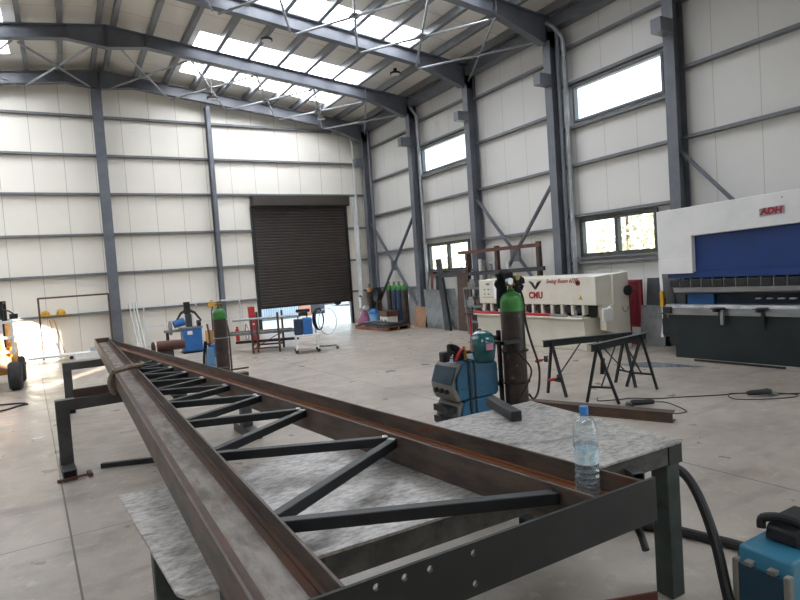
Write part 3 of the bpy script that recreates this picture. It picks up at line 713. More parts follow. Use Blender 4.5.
# ------------------------------------------------------------------ welding set in the middle
t = thing('welder_trolley', 'low black trolley carrying the blue welding machine and brown gas cylinder', 'trolley', (3.1, 4.2, 0))
MB().box(-.30, .52, -.13, .22, .11, .15).build('deck', M['blackpart'], t, .005)
for x, y in ((-.2,-.1),(-.2,.2),(.42,-.1),(.42,.2)): MB().lathe([(0,-.025),(.05,-.025),(.055,0),(.05,.025),(0,.025)], (x,y,.055), n=16, axis='y').build('wheel', M['tyre'], t)
MB().box(.21, .24, -.12, -.09, .15, 1.22).box(.21, .24, .16, .19, .15, 1.22).box(.21, .24, -.12, .19, 1.13, 1.17).box(.21, .24, -.12, .19, .72, .76).build('mast', M['blackpart'], t)
MB().box(.10, .33, -.30, -.27, 1.115, 1.145).box(.10, .13, -.30, -.1, 1.115, 1.145).build('torch_hook', M['blackpart'], t)
def unit(name, label, cat, z0, h, tilt):
    t = thing(name, label, cat, (3.03, 4.25, z0))
    x0, x1, y0, y1 = -.23, .26, -.16, .16
    MB().prism([(x0+.04, .02), (x0+.04, h*.6), (x0+.1, h-.02), (x0+.14, h), (x1-.05, h), (x1, h-.05), (x1, .03), (x1-.03, 0), (x0+.08, 0)], 'xz', y0, y1).build('housing', M['welder_blue'], t, .014)
    MB().prism([(x0+.0, .05), (x0-.015, h*.42), (x0+.05, h-.03), (x0+.085, h-.0), (x0+.095, h-.02), (x0+.075, h-.06), (x0+.03, h*.62), (x0+.02, h*.36), (x0+.075, .0), (x0+.03, 0)], 'xz', y0-.008, y1+.008).build('front_frame', M['welder_grey'], t, .01)
    MB().prism([(x0+.09, .3*h), (x1-.005, .3*h), (x1-.005, .33*h), (x0+.09, .33*h)], 'xz', y0-.006, y0).prism([(x0+.11, .66*h), (x1-.005, .66*h), (x1-.005, .69*h), (x0+.12, .69*h)], 'xz', y0-.006, y0).build('side_rib', M['welder_blue'], t)
    return t, x0, x1, y0, y1
u1, x0, x1, y0, y1 = unit('welding_machine', 'blue welding machine strapped on top of the smaller blue cooling unit', 'welding machine', .655, .33, 0)
MB().prism([(x0-.022, .15), (x0+.03, .295), (x0+.06, .295), (x0+.02, .15)], 'xz', y0+.008, y1-.008).build('control_panel', M['dk_window'], u1, .004)
for k in (-.08, .0, .08): MB().lathe([(.0,-.03),(.02,-.03),(.022,0),(0,0)], (x0-.005, k, .085), n=12, axis='x').build('socket', M['blackpart'], u1)
MB().tube(catmull([(x0+.16, 0, .32), (x0+.15, 0, .37), (x0+.2, 0, .385), (x0+.33, 0, .385), (x0+.38, 0, .37), (x0+.38, 0, .32)], 4), .015, 8).build('handle', M['blackpart'], u1)
m = MB()
for xx in (-.065, -.005): m.box(xx, xx+(.022 if xx < -.03 else .008), y0-.012, y0-.006, -.46, .335).box(xx, xx+.022, y0-.012, y1+.01, .333, .339)
m.build('strap', M['blackpart'], u1)
u2, x0, x1, y0, y1 = unit('cooling_unit', 'lower blue cooling unit under the welding machine, grey front', 'cooling unit', .152, .50, 0)
for z in (.17, .30, .40): MB().box(x0-.03, x0+.05, y0+.03, y1-.03, z, z+.055).build('front_slot', M['blackpart'], u2)
MB().tube(catmull([(x0-.02, -.1, .44), (x0-.08, -.15, .42), (x0-.10, -.18, .2), (x0-.09, -.18, .0), (x0-.06, -.16, -.13)], 6), .014, 8).build('cable', M['rubber'], u2)
# cylinder
def cylinder(label, loc, h, body, shoulder, group=None, r=.115, valve=True, hs=.12):
    t = thing('gas_cylinder', label, 'gas cylinder', loc, 0, group)
    hb = h-.235
    MB().lathe([(0,.0),(r-.02,0),(r-.004,.012),(r,.03),(r,hb)], n=28).build('cylinder_body', M[body], t)
    pr = [(r,hb),(r,h-.17)]+[(r*math.cos(a*PI/12)*.8+.2*r, h-.17+.105*math.sin(a*PI/12)) for a in range(1, 6)]+[(.03,h-.06),(.03,h-.04),(0,h-.04)]
    MB().lathe(pr, n=28).build('shoulder', M[shoulder], t)
    if valve:
        MB().cyl((0,0,h-.04), (0,0,h+.03), .017, n=10).cyl((-.05,0,h), (.05,0,h), .014, n=8).cyl((0,0,h+.03), (0,0,h+.055), .028, n=12).build('valve', M['brass'], t)
    return t
c = cylinder('brown gas cylinder with green shoulder and black gloves on top, beside the blue welding machine', (3.44, 4.03, .151), 1.47, 'brown_cyl', 'green', r=.104)
MB().lathe([(0,-.025),(.03,-.025),(.03,.012),(0,.012)], (-.06,-.05,1.5), n=16, axis='y').build('pressure_gauge', M['silver'], c)
MB().lathe([(0,-.02),(.026,-.02),(.026,.012),(0,.012)], (.02,-.06,1.53), n=16, axis='y').build('pressure_gauge', M['brass'], c)
for z in (.88, .6): MB().tube([(.12*math.cos(a*PI/12), .12*math.sin(a*PI/12), z) for a in range(24)], .008, 6, closed=True).build('chain', M['blackpart'], c)
MB().tube(catmull([(.03,-.07,1.45), (.085,-.06,1.33), (.112,-.04,1.15), (.13,-.08,.95), (.17,-.12,.72), (.15,-.12,.52), (.08,-.13,.45), (.02,-.14,.5)], 6), .010, 8).build('gas_hose', M['rubber'], c)
MB().tube(catmull([(-.13,-.05,1.0), (-.05,-.13,.86), (.05,-.15,.72), (.0,-.15,.6), (-.1,-.12,.45)], 6), .008, 8).build('torch_lead', M['rubber'], c)
g = thing('welding_gloves', 'pair of black welding gloves hung over the valve of the brown gas cylinder', 'gloves', (3.48, 4.10, 1.57))
def glove(dx, fl, dz):
    m = MB().loft([[(dx+w*math.cos(a*PI/6), yy+.03*math.sin(a*PI/6), dz+z) for a in range(12)] for z, w, yy in ((-.16,.05,.02),(-.10,.062,.015),(.0,.058,.01),(.08,.06,.0),(.13,.058,-.01),(.155,.045,-.02))])
    o = m.build('palm', M['cloth_black'], g, smooth=70)
    for i, l in enumerate((.05,.065,.06,.04)):
        x = dx+(-.042+.028*i)
        MB().tube([(x, -.02, dz+.14), (x+.003, -.045, dz+.165), (x+.004, -.075, dz+.15), (x+.004, -.085, dz+.15-l)], [.018,.018,.016,.013], 8).build('finger', M['cloth_black'], o)
    MB().tube([(dx+fl*.045, .0, dz+.03), (dx+fl*.078, -.01, dz+.06), (dx+fl*.082, -.03, dz+.09)], [.021,.019,.014], 8).build('thumb', M['cloth_black'], o)
glove(-.075, -1, .0); glove(.055, 1, -.06)
# helmet
h = thing('welding_helmet', 'glossy teal welding helmet lying on top of the blue welding machine', 'welding helmet', (3.06, 3.99, .985), math.radians(-24))
rings = []
for z, rx, ry, yy in ((.0,.075,.06,-.035),(.03,.088,.09,-.03),(.09,.1,.115,-.02),(.15,.108,.125,-.01),(.2,.105,.12,.0),(.24,.085,.1,.01),(.262,.05,.06,.015),(.268,.01,.01,.015)):
    rings.append([(rx*math.cos(a*PI/10), yy+ry*math.sin(a*PI/10)*(1 if math.sin(a*PI/10) < 0 else .75), z) for a in range(20)])
MB().loft(rings).build('shell', M['helmet'], h, smooth=70)
MB().box(-.02, .066, -.150, -.10, .105, .185).build('visor_frame', M['helmet'], h, .008)
MB().box(-.006, .052, -.154, -.149, .118, .172).build('visor_lens', M['pink'], h)
MB().box(-.112, -.09, -.07, -.01, .10, .165).build('side_window', M['rust_plate'], h, .005)
tag(MB().tube(catmull([(2.86, 4.12, .998), (2.88, 4.1, 1.06), (2.93, 4.12, 1.09), (2.99, 4.2, 1.06), (3.0, 4.3, 1.0)], 5), .014, 8).build('electrode_holder', M['red'], loc=(2.92, 4.15, .99)), 'red-handled electrode holder on the welding machine, left of the teal helmet', 'electrode holder')
t = thing('torch_bundle', 'coil of black torch leads on the left of the welding machine top', 'torch leads', (2.90, 4.2, .985))
for k in range(4): MB().tube(catmull([(-.10+.02*k,-.05,.02+.02*k), (-.07,-.02,.10+.015*k), (.0,.02,.085+.02*k), (.06,.0,.05+.02*k), (.05,-.06,.03), (-.05,-.07,.02+.02*k)], 5), .011, 7).build('lead', M['rubber'], t)
MB().box(-.13, -.06, -.03, .04, .01, .1).build('clamp_jaw', M['blackpart'], t, .01)
tag(MB().tube([(2.99, 4.15, 1.0), (3.0, 4.18, 1.11)], [.016,.012], 8).build('marker_pen', M['orange'], loc=(3.0, 4.16, .99)), 'orange capped marker behind the teal helmet', 'marker')

# ------------------------------------------------------------------ guillotine shear
t = thing('guillotine_shear', 'cream guillotine shear with red lettering standing along the window wall', 'guillotine shear', (9.3, 9.8, 0))
sx, sy = 9.3, 9.8
P = lambda x, y: (x-sx, y-sy)
m = MB(); ya, yb = 7.84-sy, 11.45-sy
m.prism([(8.78-sx, .90), (8.78-sx, 1.455), (9.45-sx, 1.49), (9.45-sx, .90)], 'xz', ya, yb); m.build('beam_housing', M['cream'], t, .012)
m = MB(); m.prism([(8.75-sx, .0), (8.70-sx, .58), (8.72-sx, .64), (9.5-sx, .64), (9.5-sx, .0)], 'xz', 8.1-sy, 11.5-sy); m.build('bed', M['cream'], t, .01)
MB().box(8.60-sx, 8.85-sx, 8.06-sy, 11.55-sy, .635, .665).build('table_lip', M['cream'], t, .004)
for y in (7.86, 11.38):
    m = MB(); m.prism([(9.2-sx, .0), (9.2-sx, .33), (8.98-sx, .40), (8.98-sx, .80), (9.22-sx, .90), (9.22-sx, 1.47), (9.66-sx, 1.50), (9.68-sx, .0)], 'xz', y-sy-.06, y-sy+.09)
    m.build('side_frame', M['cream'], t, .01)
MB().box(8.86-sx, 9.14-sx, 7.74-sy, 7.80-sy, .58, .84).build('blade_cover', M['white_paint'], t, .05)
MB().box(8.97-sx, 9.2-sx, 7.85-sy, 8.1-sy, .66, .92).build('throat', M['cream'], t)
# hold-down row: dark gap with cream feet
MB().box(8.92-sx, 9.3-sx, 7.98-sy, 11.42-sy, .665, .90).build('blade_gap', M['hollow'], t)
ys = [8.2+.285*i for i in range(12)]
for y in ys: MB().box(8.80-sx, 8.92-sx, y-sy-.035, y-sy+.035, .70, .90).build('hold_down', M['cream'], t, .012)
for i, y in enumerate(ys[:-1]): MB().box(8.82-sx, 8.90-sx, y-sy+.055, y-sy+.23, .73, .875).build('hold_down_block', M['blackpart'], t, .03)
R = (PI/2, 0, -PI/2)
text('lettering', 'CMU', .19, M['red_letter'], t, (8.777-sx, 9.48-sy, 1.09), R, bold=.009, sx=.95, space=1.12)
text('lettering', 'Swing Beam 6/20', .125, M['red_letter'], t, (8.777-sx, 8.72-sy, 1.385), R, shear=.35)
b = MB(); BZ = 0.0
for sgn in (1, -1):
    for k in range(4):
        b.prism([(9.48-sy+sgn*.015, 1.245+.02*k+BZ), (9.48-sy+sgn*.03, 1.225+.02*k+BZ), (9.48-sy+sgn*(.2-.03*k), 1.40-.012*k+BZ), (9.48-sy+sgn*(.15-.03*k), 1.41-.012*k+BZ)], 'yz', 8.774-sx, 8.778-sx)
b.prism([(9.45-sy, 1.25), (9.48-sy, 1.21), (9.51-sy, 1.25), (9.49-sy, 1.30), (9.47-sy, 1.30)], 'yz', 8.774-sx, 8.778-sx)
b.build('bird_emblem', M['grey_sheet'], t)
MB().cyl((8.76-sx, 8.27-sy, 1.34), (8.785-sx, 8.27-sy, 1.34), .055).build('emergency_plate', M['red'], t)
MB().cyl((8.74-sx, 8.27-sy, 1.34), (8.77-sx, 8.27-sy, 1.34), .035).build('emergency_button', M['blackpart'], t)
MB().prism([(8.17-sy, 1.01), (8.27-sy, 1.01), (8.22-sy, 1.10)], 'yz', 8.774-sx, 8.782-sx).build('warning_sign', M['gold'], t)
pl = MB().box(8.772-sx, 8.781-sx, 10.86-sy, 11.36-sy, .95, 1.42).build('instruction_plate', M['cream'], t); pl['label'] = 'cream instruction plate'
k = MB()
for z in (1.36, 1.34): k.box(8.770-sx, 8.773-sx, 11.03-sy, 11.16-sy, z, z+.018)
for z in (1.22, 1.11): k.box(8.770-sx, 8.773-sx, 11.05-sy, 11.11-sy, z, z+.025).box(8.770-sx, 8.773-sx, 11.2-sy, 11.25-sy, z, z+.025)
k.box(8.770-sx, 8.773-sx, 10.88-sy, 11.3-sy, 1.045, 1.055).build('instruction_marks', M['ink'], pl)
MB().cyl((9.60-sx, 7.75-sy, 1.13), (9.60-sx, 7.79-sy, 1.13), .1).cyl((9.60-sx, 7.71-sy, 1.13), (9.60-sx, 7.75-sy, 1.13), .04).build('knob', M['blackpart'], t)
MB().tube([(9.60-sx, 7.72-sy, 1.13), (9.76-sx, 7.68-sy, 1.08)], .012, 8).build('knob_lever', M['blackpart'], t)
MB().tube([(9.52-sx+.08*math.cos(a), 7.775-sy, .80+.08*math.sin(a)) for a in [PI*.9+i*PI*1.2/10 for i in range(11)]], .01, 6).build('grab_ring', M['silver'], t)
tag(MB().box(8.758, 8.768, 10.62, 10.87, 1.02, 1.42).build('paper_sheet', M['paper'], loc=(8.763, 10.74, 1.02)), 'white paper sheet stuck to the front of the cream shear', 'paper')
t = thing('red_guard_bar', 'long red bar lying along the cutting table of the cream shear', 'bar', (8.69, 10.2, .667))
MB().box(-.05, .05, -1.25, 1.35, 0, .055).build('bar', M['red'], t, .01); MB().box(-.045, .045, -1.68, -1.25, .0, .05).build('grey_end', M['grey_sheet'], t, .008)
MB().tube([(0,1.35,.03),(0,1.5,.03)], .02, 8).build('dark_end', M['blackpart'], t)
t = thing('bar_clamp', 'small grey steel clamp lying at the right end of the shear table', 'clamp', (8.72, 8.25, .667))
MB().box(-.04,.04,-.15,.15,0,.03).build('jaw', M['silver'], t, .004); MB().cyl((0,.05,.03),(0,.05,.14), .015, n=10).build('screw', M['silver'], t)
# red rack behind the shear
t = thing('red_fence_panel', 'dark red steel guard panel behind the right end of the cream shear', 'guard panel', (10.12, 8.02, 0))
MB().box(-.03,.03,-.17,.17,1.27,1.31).box(-.03,.03,-.17,.17,.34,.38).box(-.03,.03,-.17,-.13,0,1.31).box(-.03,.03,.13,.17,0,1.31).build('frame', M['dkred'], t)
for k in range(7): MB().box(-.02,.02,-.115+.038*k-.011,-.115+.038*k+.011,.38,1.27).build('slat', M['dkred'], t)
MB().box(-.1,.1,-.2,.2,0,.04).build('base', M['dkred'], t)

# ------------------------------------------------------------------ press brake
t = thing('press_brake', 'big white and blue bending press with a dark bed, at the right edge', 'press brake', (9.764, 4.651, 0), math.radians(5))
px, py = 9.6, 4.6; yl = 6.68-py; yr = 2.2-py
m = MB()
m.prism([(yl, 1.44), (yl, 2.53), (yr, 2.53+.145), (yr, 2.185), (6.07-py, 2.06), (6.07-py, 1.44)], 'yz', 9.1-px, 9.55-px); m.build('upper_cover', M['white_paint'], t, .012)
m = MB(); m.box(9.104-px, 9.106-px, 5.98-py, yl-.01, 1.685, 1.695); 
MB().box(9.092-px, 9.101-px, 6.072-py, yl-.002, 1.44, 1.68).build('lower_cover_step', M['white_paint'], t, .006)
MB().box(9.2-px, 9.5-px, yr, 6.54-py, 1.36, 2.26).box(9.14-px, 9.5-px, yr, 6.54-py, 1.36, 1.46).build('ram', M['blue_paint'], t)
for i in range(24):
    y = 6.40-py-.183*i
    if y < yr: break
    o = MB().box(9.09-px, 9.2-px, y-.078, y+.078, 1.205, 1.335).build('punch_clamp', M['blackpart'], t, .012)
    MB().box(9.10-px, 9.16-px, y-.097, y-.086, 1.20, 1.355).build('clamp_bolt', M['silver'], o)
MB().prism([(9.10-px, 1.20), (9.22-px, 1.20), (9.22-px, 1.13), (9.17-px, 1.09), (9.11-px, 1.12)], 'xz', yr, 6.43-py).build('punch', M['silver'], t)
MB().box(9.08-px, 9.6-px, yr, 6.42-py, .0, .74).build('bed', M['dk_green'], t, .006)
MB().box(9.09-px, 9.55-px, 6.42-py, 6.53-py, .24, .74).build('bed_side', M['dk_green'], t)
MB().box(9.05-px, 9.3-px, yr, 6.56-py, .74, .855).build('die_holder', M['silver'], t, .004)
MB().prism([(9.04-px, .855), (9.3-px, .855), (9.26-px, .91), (9.08-px, .91)], 'xz', yr, 6.56-py).build('die_rail', M['grey_sheet'], t)
MB().box(9.42-px, 9.46-px, yr, 6.3-py, .9, 1.36).build('back_plate', M['navy'], t)
MB().box(9.32-px, 9.44-px, 5.86-py, 6.3-py, .9, 1.15).build('back_block', M['sky_blue'], t)
for k in range(6): MB().box(9.3-px, 9.38-px, 5.12-py-.16*k-(.25 if k > 3 else 0), 5.20-py-.16*k-(.25 if k > 3 else 0), .985, 1.005).build('back_gauge_light', M['white_pl'], t)
for i, y in enumerate((5.62, 4.98, 3.9, 3.2)):
    o = MB().prism([(8.84-px, .86), (9.05-px, .86), (9.05-px, .56), (9.01-px, .56), (9.01-px, .80), (8.84-px, .82)], 'xz', y-py-.02, y-py+.02).build('sheet_support', M['blackpart'], t)
    MB().box(8.84-px, 9.06-px, y-py-.08, y-py+.06, .862, .875).build('support_top', M['blackpart'], o)
    if i == 0: MB().box(8.95-px, 8.99-px, y-py-.09, y-py-.04, .60, .84).build('support_post', M['silver'], o)
MB().box(9.0-px, 9.06-px, 6.44-py, 6.58-py, .76, .88).build('end_bracket', M['blackpart'], t, .01)
for s in (6.86,):
    m = MB(); m.prism([(9.62-px, .25), (9.70-px, .55), (9.66-px, 1.45), (10.0-px, 1.45), (10.1-px, .25)], 'xz', s-py+.1, s-py+.16); m.build('side_frame', M['white_paint'], t, .008)
MB().box(9.5-px, 9.9-px, yr, 6.66-py, 1.4, 2.5).build('rear_frame', M['white_paint'], t)
MB().box(9.6-px, 9.9-px, 6.5-py, 6.96-py, .3, .6).build('side_link', M['dk_green'], t)
g = MB().box(9.40-px, 9.46-px, 6.80-py, 6.87-py, .84, 1.12).build('yellow_guard', M['gold'], t, .01); g['label'] = 'yellow light guard'
MB().tube([(9.42-px, 6.86-py, .72), (9.3-px, 6.6-py, .72)], .012, 6).box(9.46-px, 9.48-px, 6.80-py, 6.86-py, .6, 1.0).build('guard_bracket', M['blackpart'], t)
lg = MB().prism([(5.0-py, 2.255), (5.0-py, 2.375), (4.655-py, 2.392), (4.655-py, 2.272)], 'yz', 9.088-px, 9.099-px).build('badge', M['silver'], t, .004)
lo = text('lettering', 'ADH', .13, M['red_letter'], t, (9.084-px, 4.835-py, 2.325), (PI/2, 0, -PI/2), bold=.007, shear=.15, sx=1.05)
MB().cyl((9.095-px, 4.685-py, 2.51), (9.10-px, 4.685-py, 2.51), .012, n=10).build('cover_bolt', M['silver'], t)
# sheets leaning on the window wall between shear and press
def sheet(name, label, y0, y1, h, xb, xt, m, cat='steel sheet', th=.008, group=None, zb=0.0, y0t=None, y1t=None):
    y0t = y0 if y0t is None else y0t; y1t = y1 if y1t is None else y1t
    xm = (xb+xt)/2
    o = MB().hexa([(xb,y0,zb),(xb+th,y0,zb),(xb+th,y1,zb),(xb,y1,zb)], [(xt,y0t,zb+h),(xt+th,y0t,zb+h),(xt+th,y1t,zb+h),(xt,y1t,zb+h)]).build(name, M[m], loc=(xm, (y0+y1)/2, zb))
    return tag(o, label, cat, group)
sheet('steel_sheet', 'tall dark grey steel sheet leaning on the wall behind the white bending press', 7.22, 7.80, 1.33, 10.08, 10.24, 'dk_sheet')
sheet('steel_sheet', 'pale grey steel sheet leaning in front of the dark sheet, beside the red guard panel', 7.24, 7.80, .80, 9.93, 10.02, 'grey_sheet')
tag(MB().prism([(8.43-8.3,6.44-6),(7.9-8.3,6.75-6),(7.95-8.3,6.2-6),(8.53-8.3,5.52-6)], 'xy', .0, .006).build('steel_sheet', M['lt_sheet']), 'shiny bluish steel sheet lying flat on the floor before the bending press', 'steel sheet').location = (8.3, 6.0, 0)
tag(MB().bar((8.92, 5.96, .015), (9.0, 4.6, .015), .04, .03).build('steel_bar', M['blackpart'], loc=(8.95, 5.3, 0)), 'thin dark bar on the floor along the foot of the bending press', 'steel bar')
# ------------------------------------------------------------------ far right: leaning stock, storage rack, cylinders by the wall
def lean(name, label, b0, b1, t0, t1, h, m, cat='steel plate', xb=9.75, xt=9.9, group=None):
    o = MB().hexa([(xb,b0,0),(xb+.008,b0,0),(xb+.008,b1,0),(xb,b1,0)], [(xt,t0,h),(xt+.008,t0,h),(xt+.008,t1,h),(xt,t1,h)]).build(name, M[m], loc=(xb, (b0+b1)/2, 0))
    return tag(o, label, cat, group)
lean('rusty_plate', 'tan rusty plate standing against the second wall column', 15.50, 16.20, 15.66, 16.34, .64, 'rust_plate', xb=9.7)
GL = 'steel plates leaning under the far window'
lean('steel_plate', 'broad pale grey plate leaning under the far lower window, right of the tan plate', 14.72, 15.44, 15.13, 15.78, 1.19, 'grey_sheet', group=GL)
lean('steel_plate', 'narrow grey plate leaning between the broad pale plate and the long dark channel', 14.36, 14.68, 14.86, 15.10, 1.17, 'grey_sheet', xb=9.73, xt=9.87, group=GL)
lean('steel_plate', 'mid grey plate leaning right of the long dark channel', 13.72, 13.92, 14.10, 14.60, 1.2, 'grey_sheet', xb=9.78, xt=9.93, group=GL)
t = thing('steel_channel', 'long dark steel channel leaning up in front of the far lower window', 'steel channel', (9.62, 14.1, 0))
MB().hexa([(0,-.15,0),(.012,-.15,0),(.012,.2,0),(0,.2,0)], [(.32,.66,2.1),(.332,.66,2.1),(.332,.95,2.1),(.32,.95,2.1)]).build('web', M['dk_sheet'], t)
MB().hexa([(-.06,-.165,0),(.012,-.165,0),(.012,-.15,0),(-.06,-.15,0)], [(.26,.645,2.1),(.332,.645,2.1),(.332,.66,2.1),(.26,.66,2.1)]).build('flange', M['blackpart'], t)
lean('steel_strip', 'grey strip leaning left of the blue-grey shelf unit', 13.36, 13.54, 13.78, 13.94, .82, 'grey_sheet', 'steel strip')
lean('timber_board', 'brown board standing upright between the wall column and the pale plate', 15.62, 15.76, 15.62, 15.76, 1.75, 'rust_red', 'board', xb=10.1, xt=10.2)
lean('timber_board', 'black board standing behind the long dark channel', 15.15, 15.42, 15.2, 15.47, 1.6, 'blackpart', 'board', xb=10.08, xt=10.2)
tag(MB().prism([(9.35,16.65),(9.6,16.6),(9.58,16.35),(9.4,16.3)], 'xy', 0, .2).build('black_block', M['blackpart'], bevel=.02, loc=(9.5,16.5,0)), 'small black block on the floor left of the tan plate', 'block')
# storage rack behind the left end of the shear
t = thing('storage_rack', 'dark steel storage rack standing behind the left end of the shear', 'rack', (9.9, 12.0, 0))
for y, z in ((1.35, 2.25), (.05, 2.3), (-1.5, 2.3)):
    MB().box(-.05, .05, y-.05, y+.05, 0, z).build('upright', M['rust_dark'], t)
MB().box(-.06, .0, -1.6, 1.7, 2.17, 2.26).build('top_beam', M['rust_red'], t)
MB().hexa([(-.12,-1.75,1.60),(-.06,-1.75,1.60),(-.06,2.6,1.54),(-.12,2.6,1.54)], [(-.12,-1.75,1.70),(-.06,-1.75,1.70),(-.06,2.6,1.64),(-.12,2.6,1.64)]).build('front_beam', M['dk_sheet'], t)
MB().hexa([(-.16,1.2,0),(-.15,1.2,0),(-.15,1.75,0),(-.16,1.75,0)], [(-.135,1.2,1.62),(-.125,1.2,1.62),(-.125,1.72,1.62),(-.135,1.72,1.62)]).build('side_plate', M['rust_dark'], t)
t = thing('shelf_unit', 'blue-grey steel shelf unit with slanted front legs, left of the shear', 'shelf', (9.45, 12.55, 0))
for y in (-.35, .45):
    MB().hexa([(-.12,y-.30,0),(-.06,y-.30,0),(-.06,y-.25,0),(-.12,y-.25,0)], [(.0,y,1.22),(.06,y,1.22),(.06,y+.05,1.22),(.0,y+.05,1.22)]).build('leg', M['grey_sheet'], t)
    MB().box(.20,.25,y-.02,y+.03,0,1.22).build('rear_leg', M['grey_sheet'], t)
for z in (.30, .72, 1.20): MB().box(-.06+.04*z,.25,-.55+.15*z,.34+.12*z,z,z+.05).build('shelf_board', M['grey_sheet'], t)
for y, x, h, r, mm, lb in ((12.9, 10.02, 2.0, .05, 'white_pl', 'white pipe standing leftmost behind the storage rack'), (12.75, 10.04, 1.95, .05, 'grey_sheet', 'second grey pipe standing behind the storage rack'), (12.45, 10.02, 1.85, .05, 'galv', 'middle galvanised pipe behind the storage rack'), (12.25, 10.05, 1.9, .045, 'grey_sheet', 'fourth grey pipe behind the storage rack'), (11.75, 10.02, 1.85, .045, 'white_pl', 'rightmost pale pipe standing behind the storage rack')):
    tag(MB().tube([(x, y, 0), (x, y+.05, h)], r, 10).build('steel_pipe', M[mm], loc=(x, y, 0)), lb, 'pipe', 'pipes standing behind the storage rack')
for i, (y, z, mm, lb) in enumerate(((.12, 1.252, 'grey_sheet', 'grey bundle on top of the blue-grey shelf unit'), (.2, .772, 'silver', 'pale stock piece on the middle shelf of the blue-grey unit'), (-.22, .772, 'rust_dark', 'dark stock piece on the middle shelf of the blue-grey unit'), (.0, .352, 'blackpart', 'black stock piece on the low shelf of the blue-grey unit'))):
    o = MB().box(0, .2, -.17, .17, 0, .14).box(0, .16, -.12, .08, .14, .22).build('stock_piece', M[mm], bevel=.01); o.location = (9.46, 12.55+y, z)
    tag(o, lb, 'steel stock', 'stock on the blue-grey shelf unit')
t = thing('red_roller_stand', 'slim red stand on the floor left of the shear', 'stand', (8.35, 11.3, 0))
MB().box(-.02,.02,-.02,.02,.02,.72).build('post', M['red'], t); MB().box(-.06,.06,-.06,.06,0,.02).build('base', M['red'], t); MB().cyl((-.02,-.15,.68),(-.02,.15,.68),.022).build('roller', M['blackpart'], t)
# cylinders along the wall
GC = 'gas cylinders standing against the window wall'
for i, (y, b, lb) in enumerate(((18.05, 'brown_cyl', 'leftmost green-topped gas cylinder of the row on the window wall'), (17.7, 'navy', 'dark blue green-topped gas cylinder, second in the row on the window wall'), (17.36, 'navy', 'dark green-topped gas cylinder, third in the row on the window wall'), (17.02, 'brown_cyl', 'rightmost green-topped gas cylinder of the row on the window wall'))):
    cylinder(lb, (9.92, y, 0), 1.42, b, 'green', GC)
cylinder('tall brown gas cylinder in the corner, next to the white fire extinguisher', (9.75, 19.25, 0), 1.38, 'brown_cyl', 'wood', GC)
cylinder('dark brown gas cylinder right of the corner cylinder, half behind the black fan', (9.95, 18.95, 0), 1.2, 'rust_red', 'rust_dark', GC, r=.1)
t = thing('drum_fan', 'black drum fan on a stand beside the corner cylinders', 'fan', (9.72, 18.62, 0))
MB().lathe([(.23,-.10),(.25,-.09),(.25,.09),(.23,.1),(.21,.09),(.21,-.09)], (0,0,1.05), n=24, axis='x').build('drum', M['blackpart'], t)
for k in range(5):
    a = k*2*PI/5; MB().hexa([(-.03,.04*math.cos(a),1.05+.04*math.sin(a)),(-.02,.04*math.cos(a),1.05+.04*math.sin(a)),(.03,.04*math.cos(a+.6),1.05+.04*math.sin(a+.6)),(.02,.04*math.cos(a+.6),1.05+.04*math.sin(a+.6))],
        [(-.03,.20*math.cos(a),1.05+.20*math.sin(a)),(-.02,.20*math.cos(a),1.05+.20*math.sin(a)),(.04,.20*math.cos(a+.8),1.05+.20*math.sin(a+.8)),(.03,.20*math.cos(a+.8),1.05+.20*math.sin(a+.8))]).build('blade', M['blackpart'], t)
MB().sphere((0,0,1.05), .06).build('hub', M['blackpart'], t)
MB().tube([(0,0,.75),(0,0,.03)], .03, 8).box(-.22,.22,-.22,.22,0,.03).build('stand', M['blackpart'], t)
t = thing('fire_extinguisher', 'white fire extinguisher on the wall right of the shutter door', 'fire extinguisher', (9.62, 19.82, .55))
MB().lathe([(0,0),(.065,.0),(.07,.02),(.07,.33),(.05,.39),(.02,.41),(0,.41)], n=18).build('tank', M['white_pl'], t); MB().box(-.03,.03,-.03,.03,.41,.45).box(-.02,.02,-.08,.02,.45,.47).build('valve', M['blackpart'], t); MB().box(-.03,.03,.065,.105,.1,.3).build('wall_bracket', M['blackpart'], t)
t = thing('cloth_bag', 'mauve and white bundled cloth by the right jamb of the shutter door', 'cloth bundle', (9.30, 18.95, 0))
MB().loft([[(r*(1+.15*math.sin(3*a+k))*math.cos(a), r*.8*(1+.15*math.cos(4*a+k))*math.sin(a), z) for a in [j*PI/8 for j in range(16)]] for k, (z, r) in enumerate(((0,.2),(.08,.26),(.2,.22),(.34,.15),(.48,.09),(.55,.03)))]).build('bundle', M['mauve'], t, smooth=80)
MB().sphere((.05,-.05,.58), (.13,.1,.1)).build('white_cloth', M['white_pl'], t)
t = thing('blue_bucket', 'pale blue plastic bucket holding blue rags by the corner cylinders', 'bucket', (9.35, 18.25, 0))
MB().lathe([(.0,.005),(.15,.0),(.18,.38),(.2,.39),(.18,.40),(.165,.38),(.14,.02),(0,.02)], n=20).build('pail', M['lt_blue'], t); MB().sphere((0,0,.42), (.19,.18,.16)).build('rags', M['sky_blue'], t)
t = thing('brown_crate', 'low red-brown and cream crate behind the pallet of sheets', 'crate', (9.55, 17.6, 0))
MB().box(-.2,.2,-.3,.25,0,.32).build('cream_side', M['cream'], t, .01); MB().box(-.22,.22,-.32,.27,.32,.5).build('brown_lid', M['rust_red'], t, .01)
for k in (-.15,.1): MB().box(-.21,-.20,k-.05,k+.05,.15,.22).build('hand_hole', M['blackpart'], t)
t = thing('wood_pallet', 'reddish wooden pallet on the floor near the wall cylinders', 'pallet', (8.85, 16.9, 0), math.radians(4))
for y in (-1.0,-.4,.2,.8): MB().box(-.45,.45,y-.07,y+.07,.10,.125).build('board', M['pallet'], t)
for x in (-.4,0,.4): MB().box(x-.05,x+.05,-1.07,.87,0,.10).build('runner', M['pallet'], t)
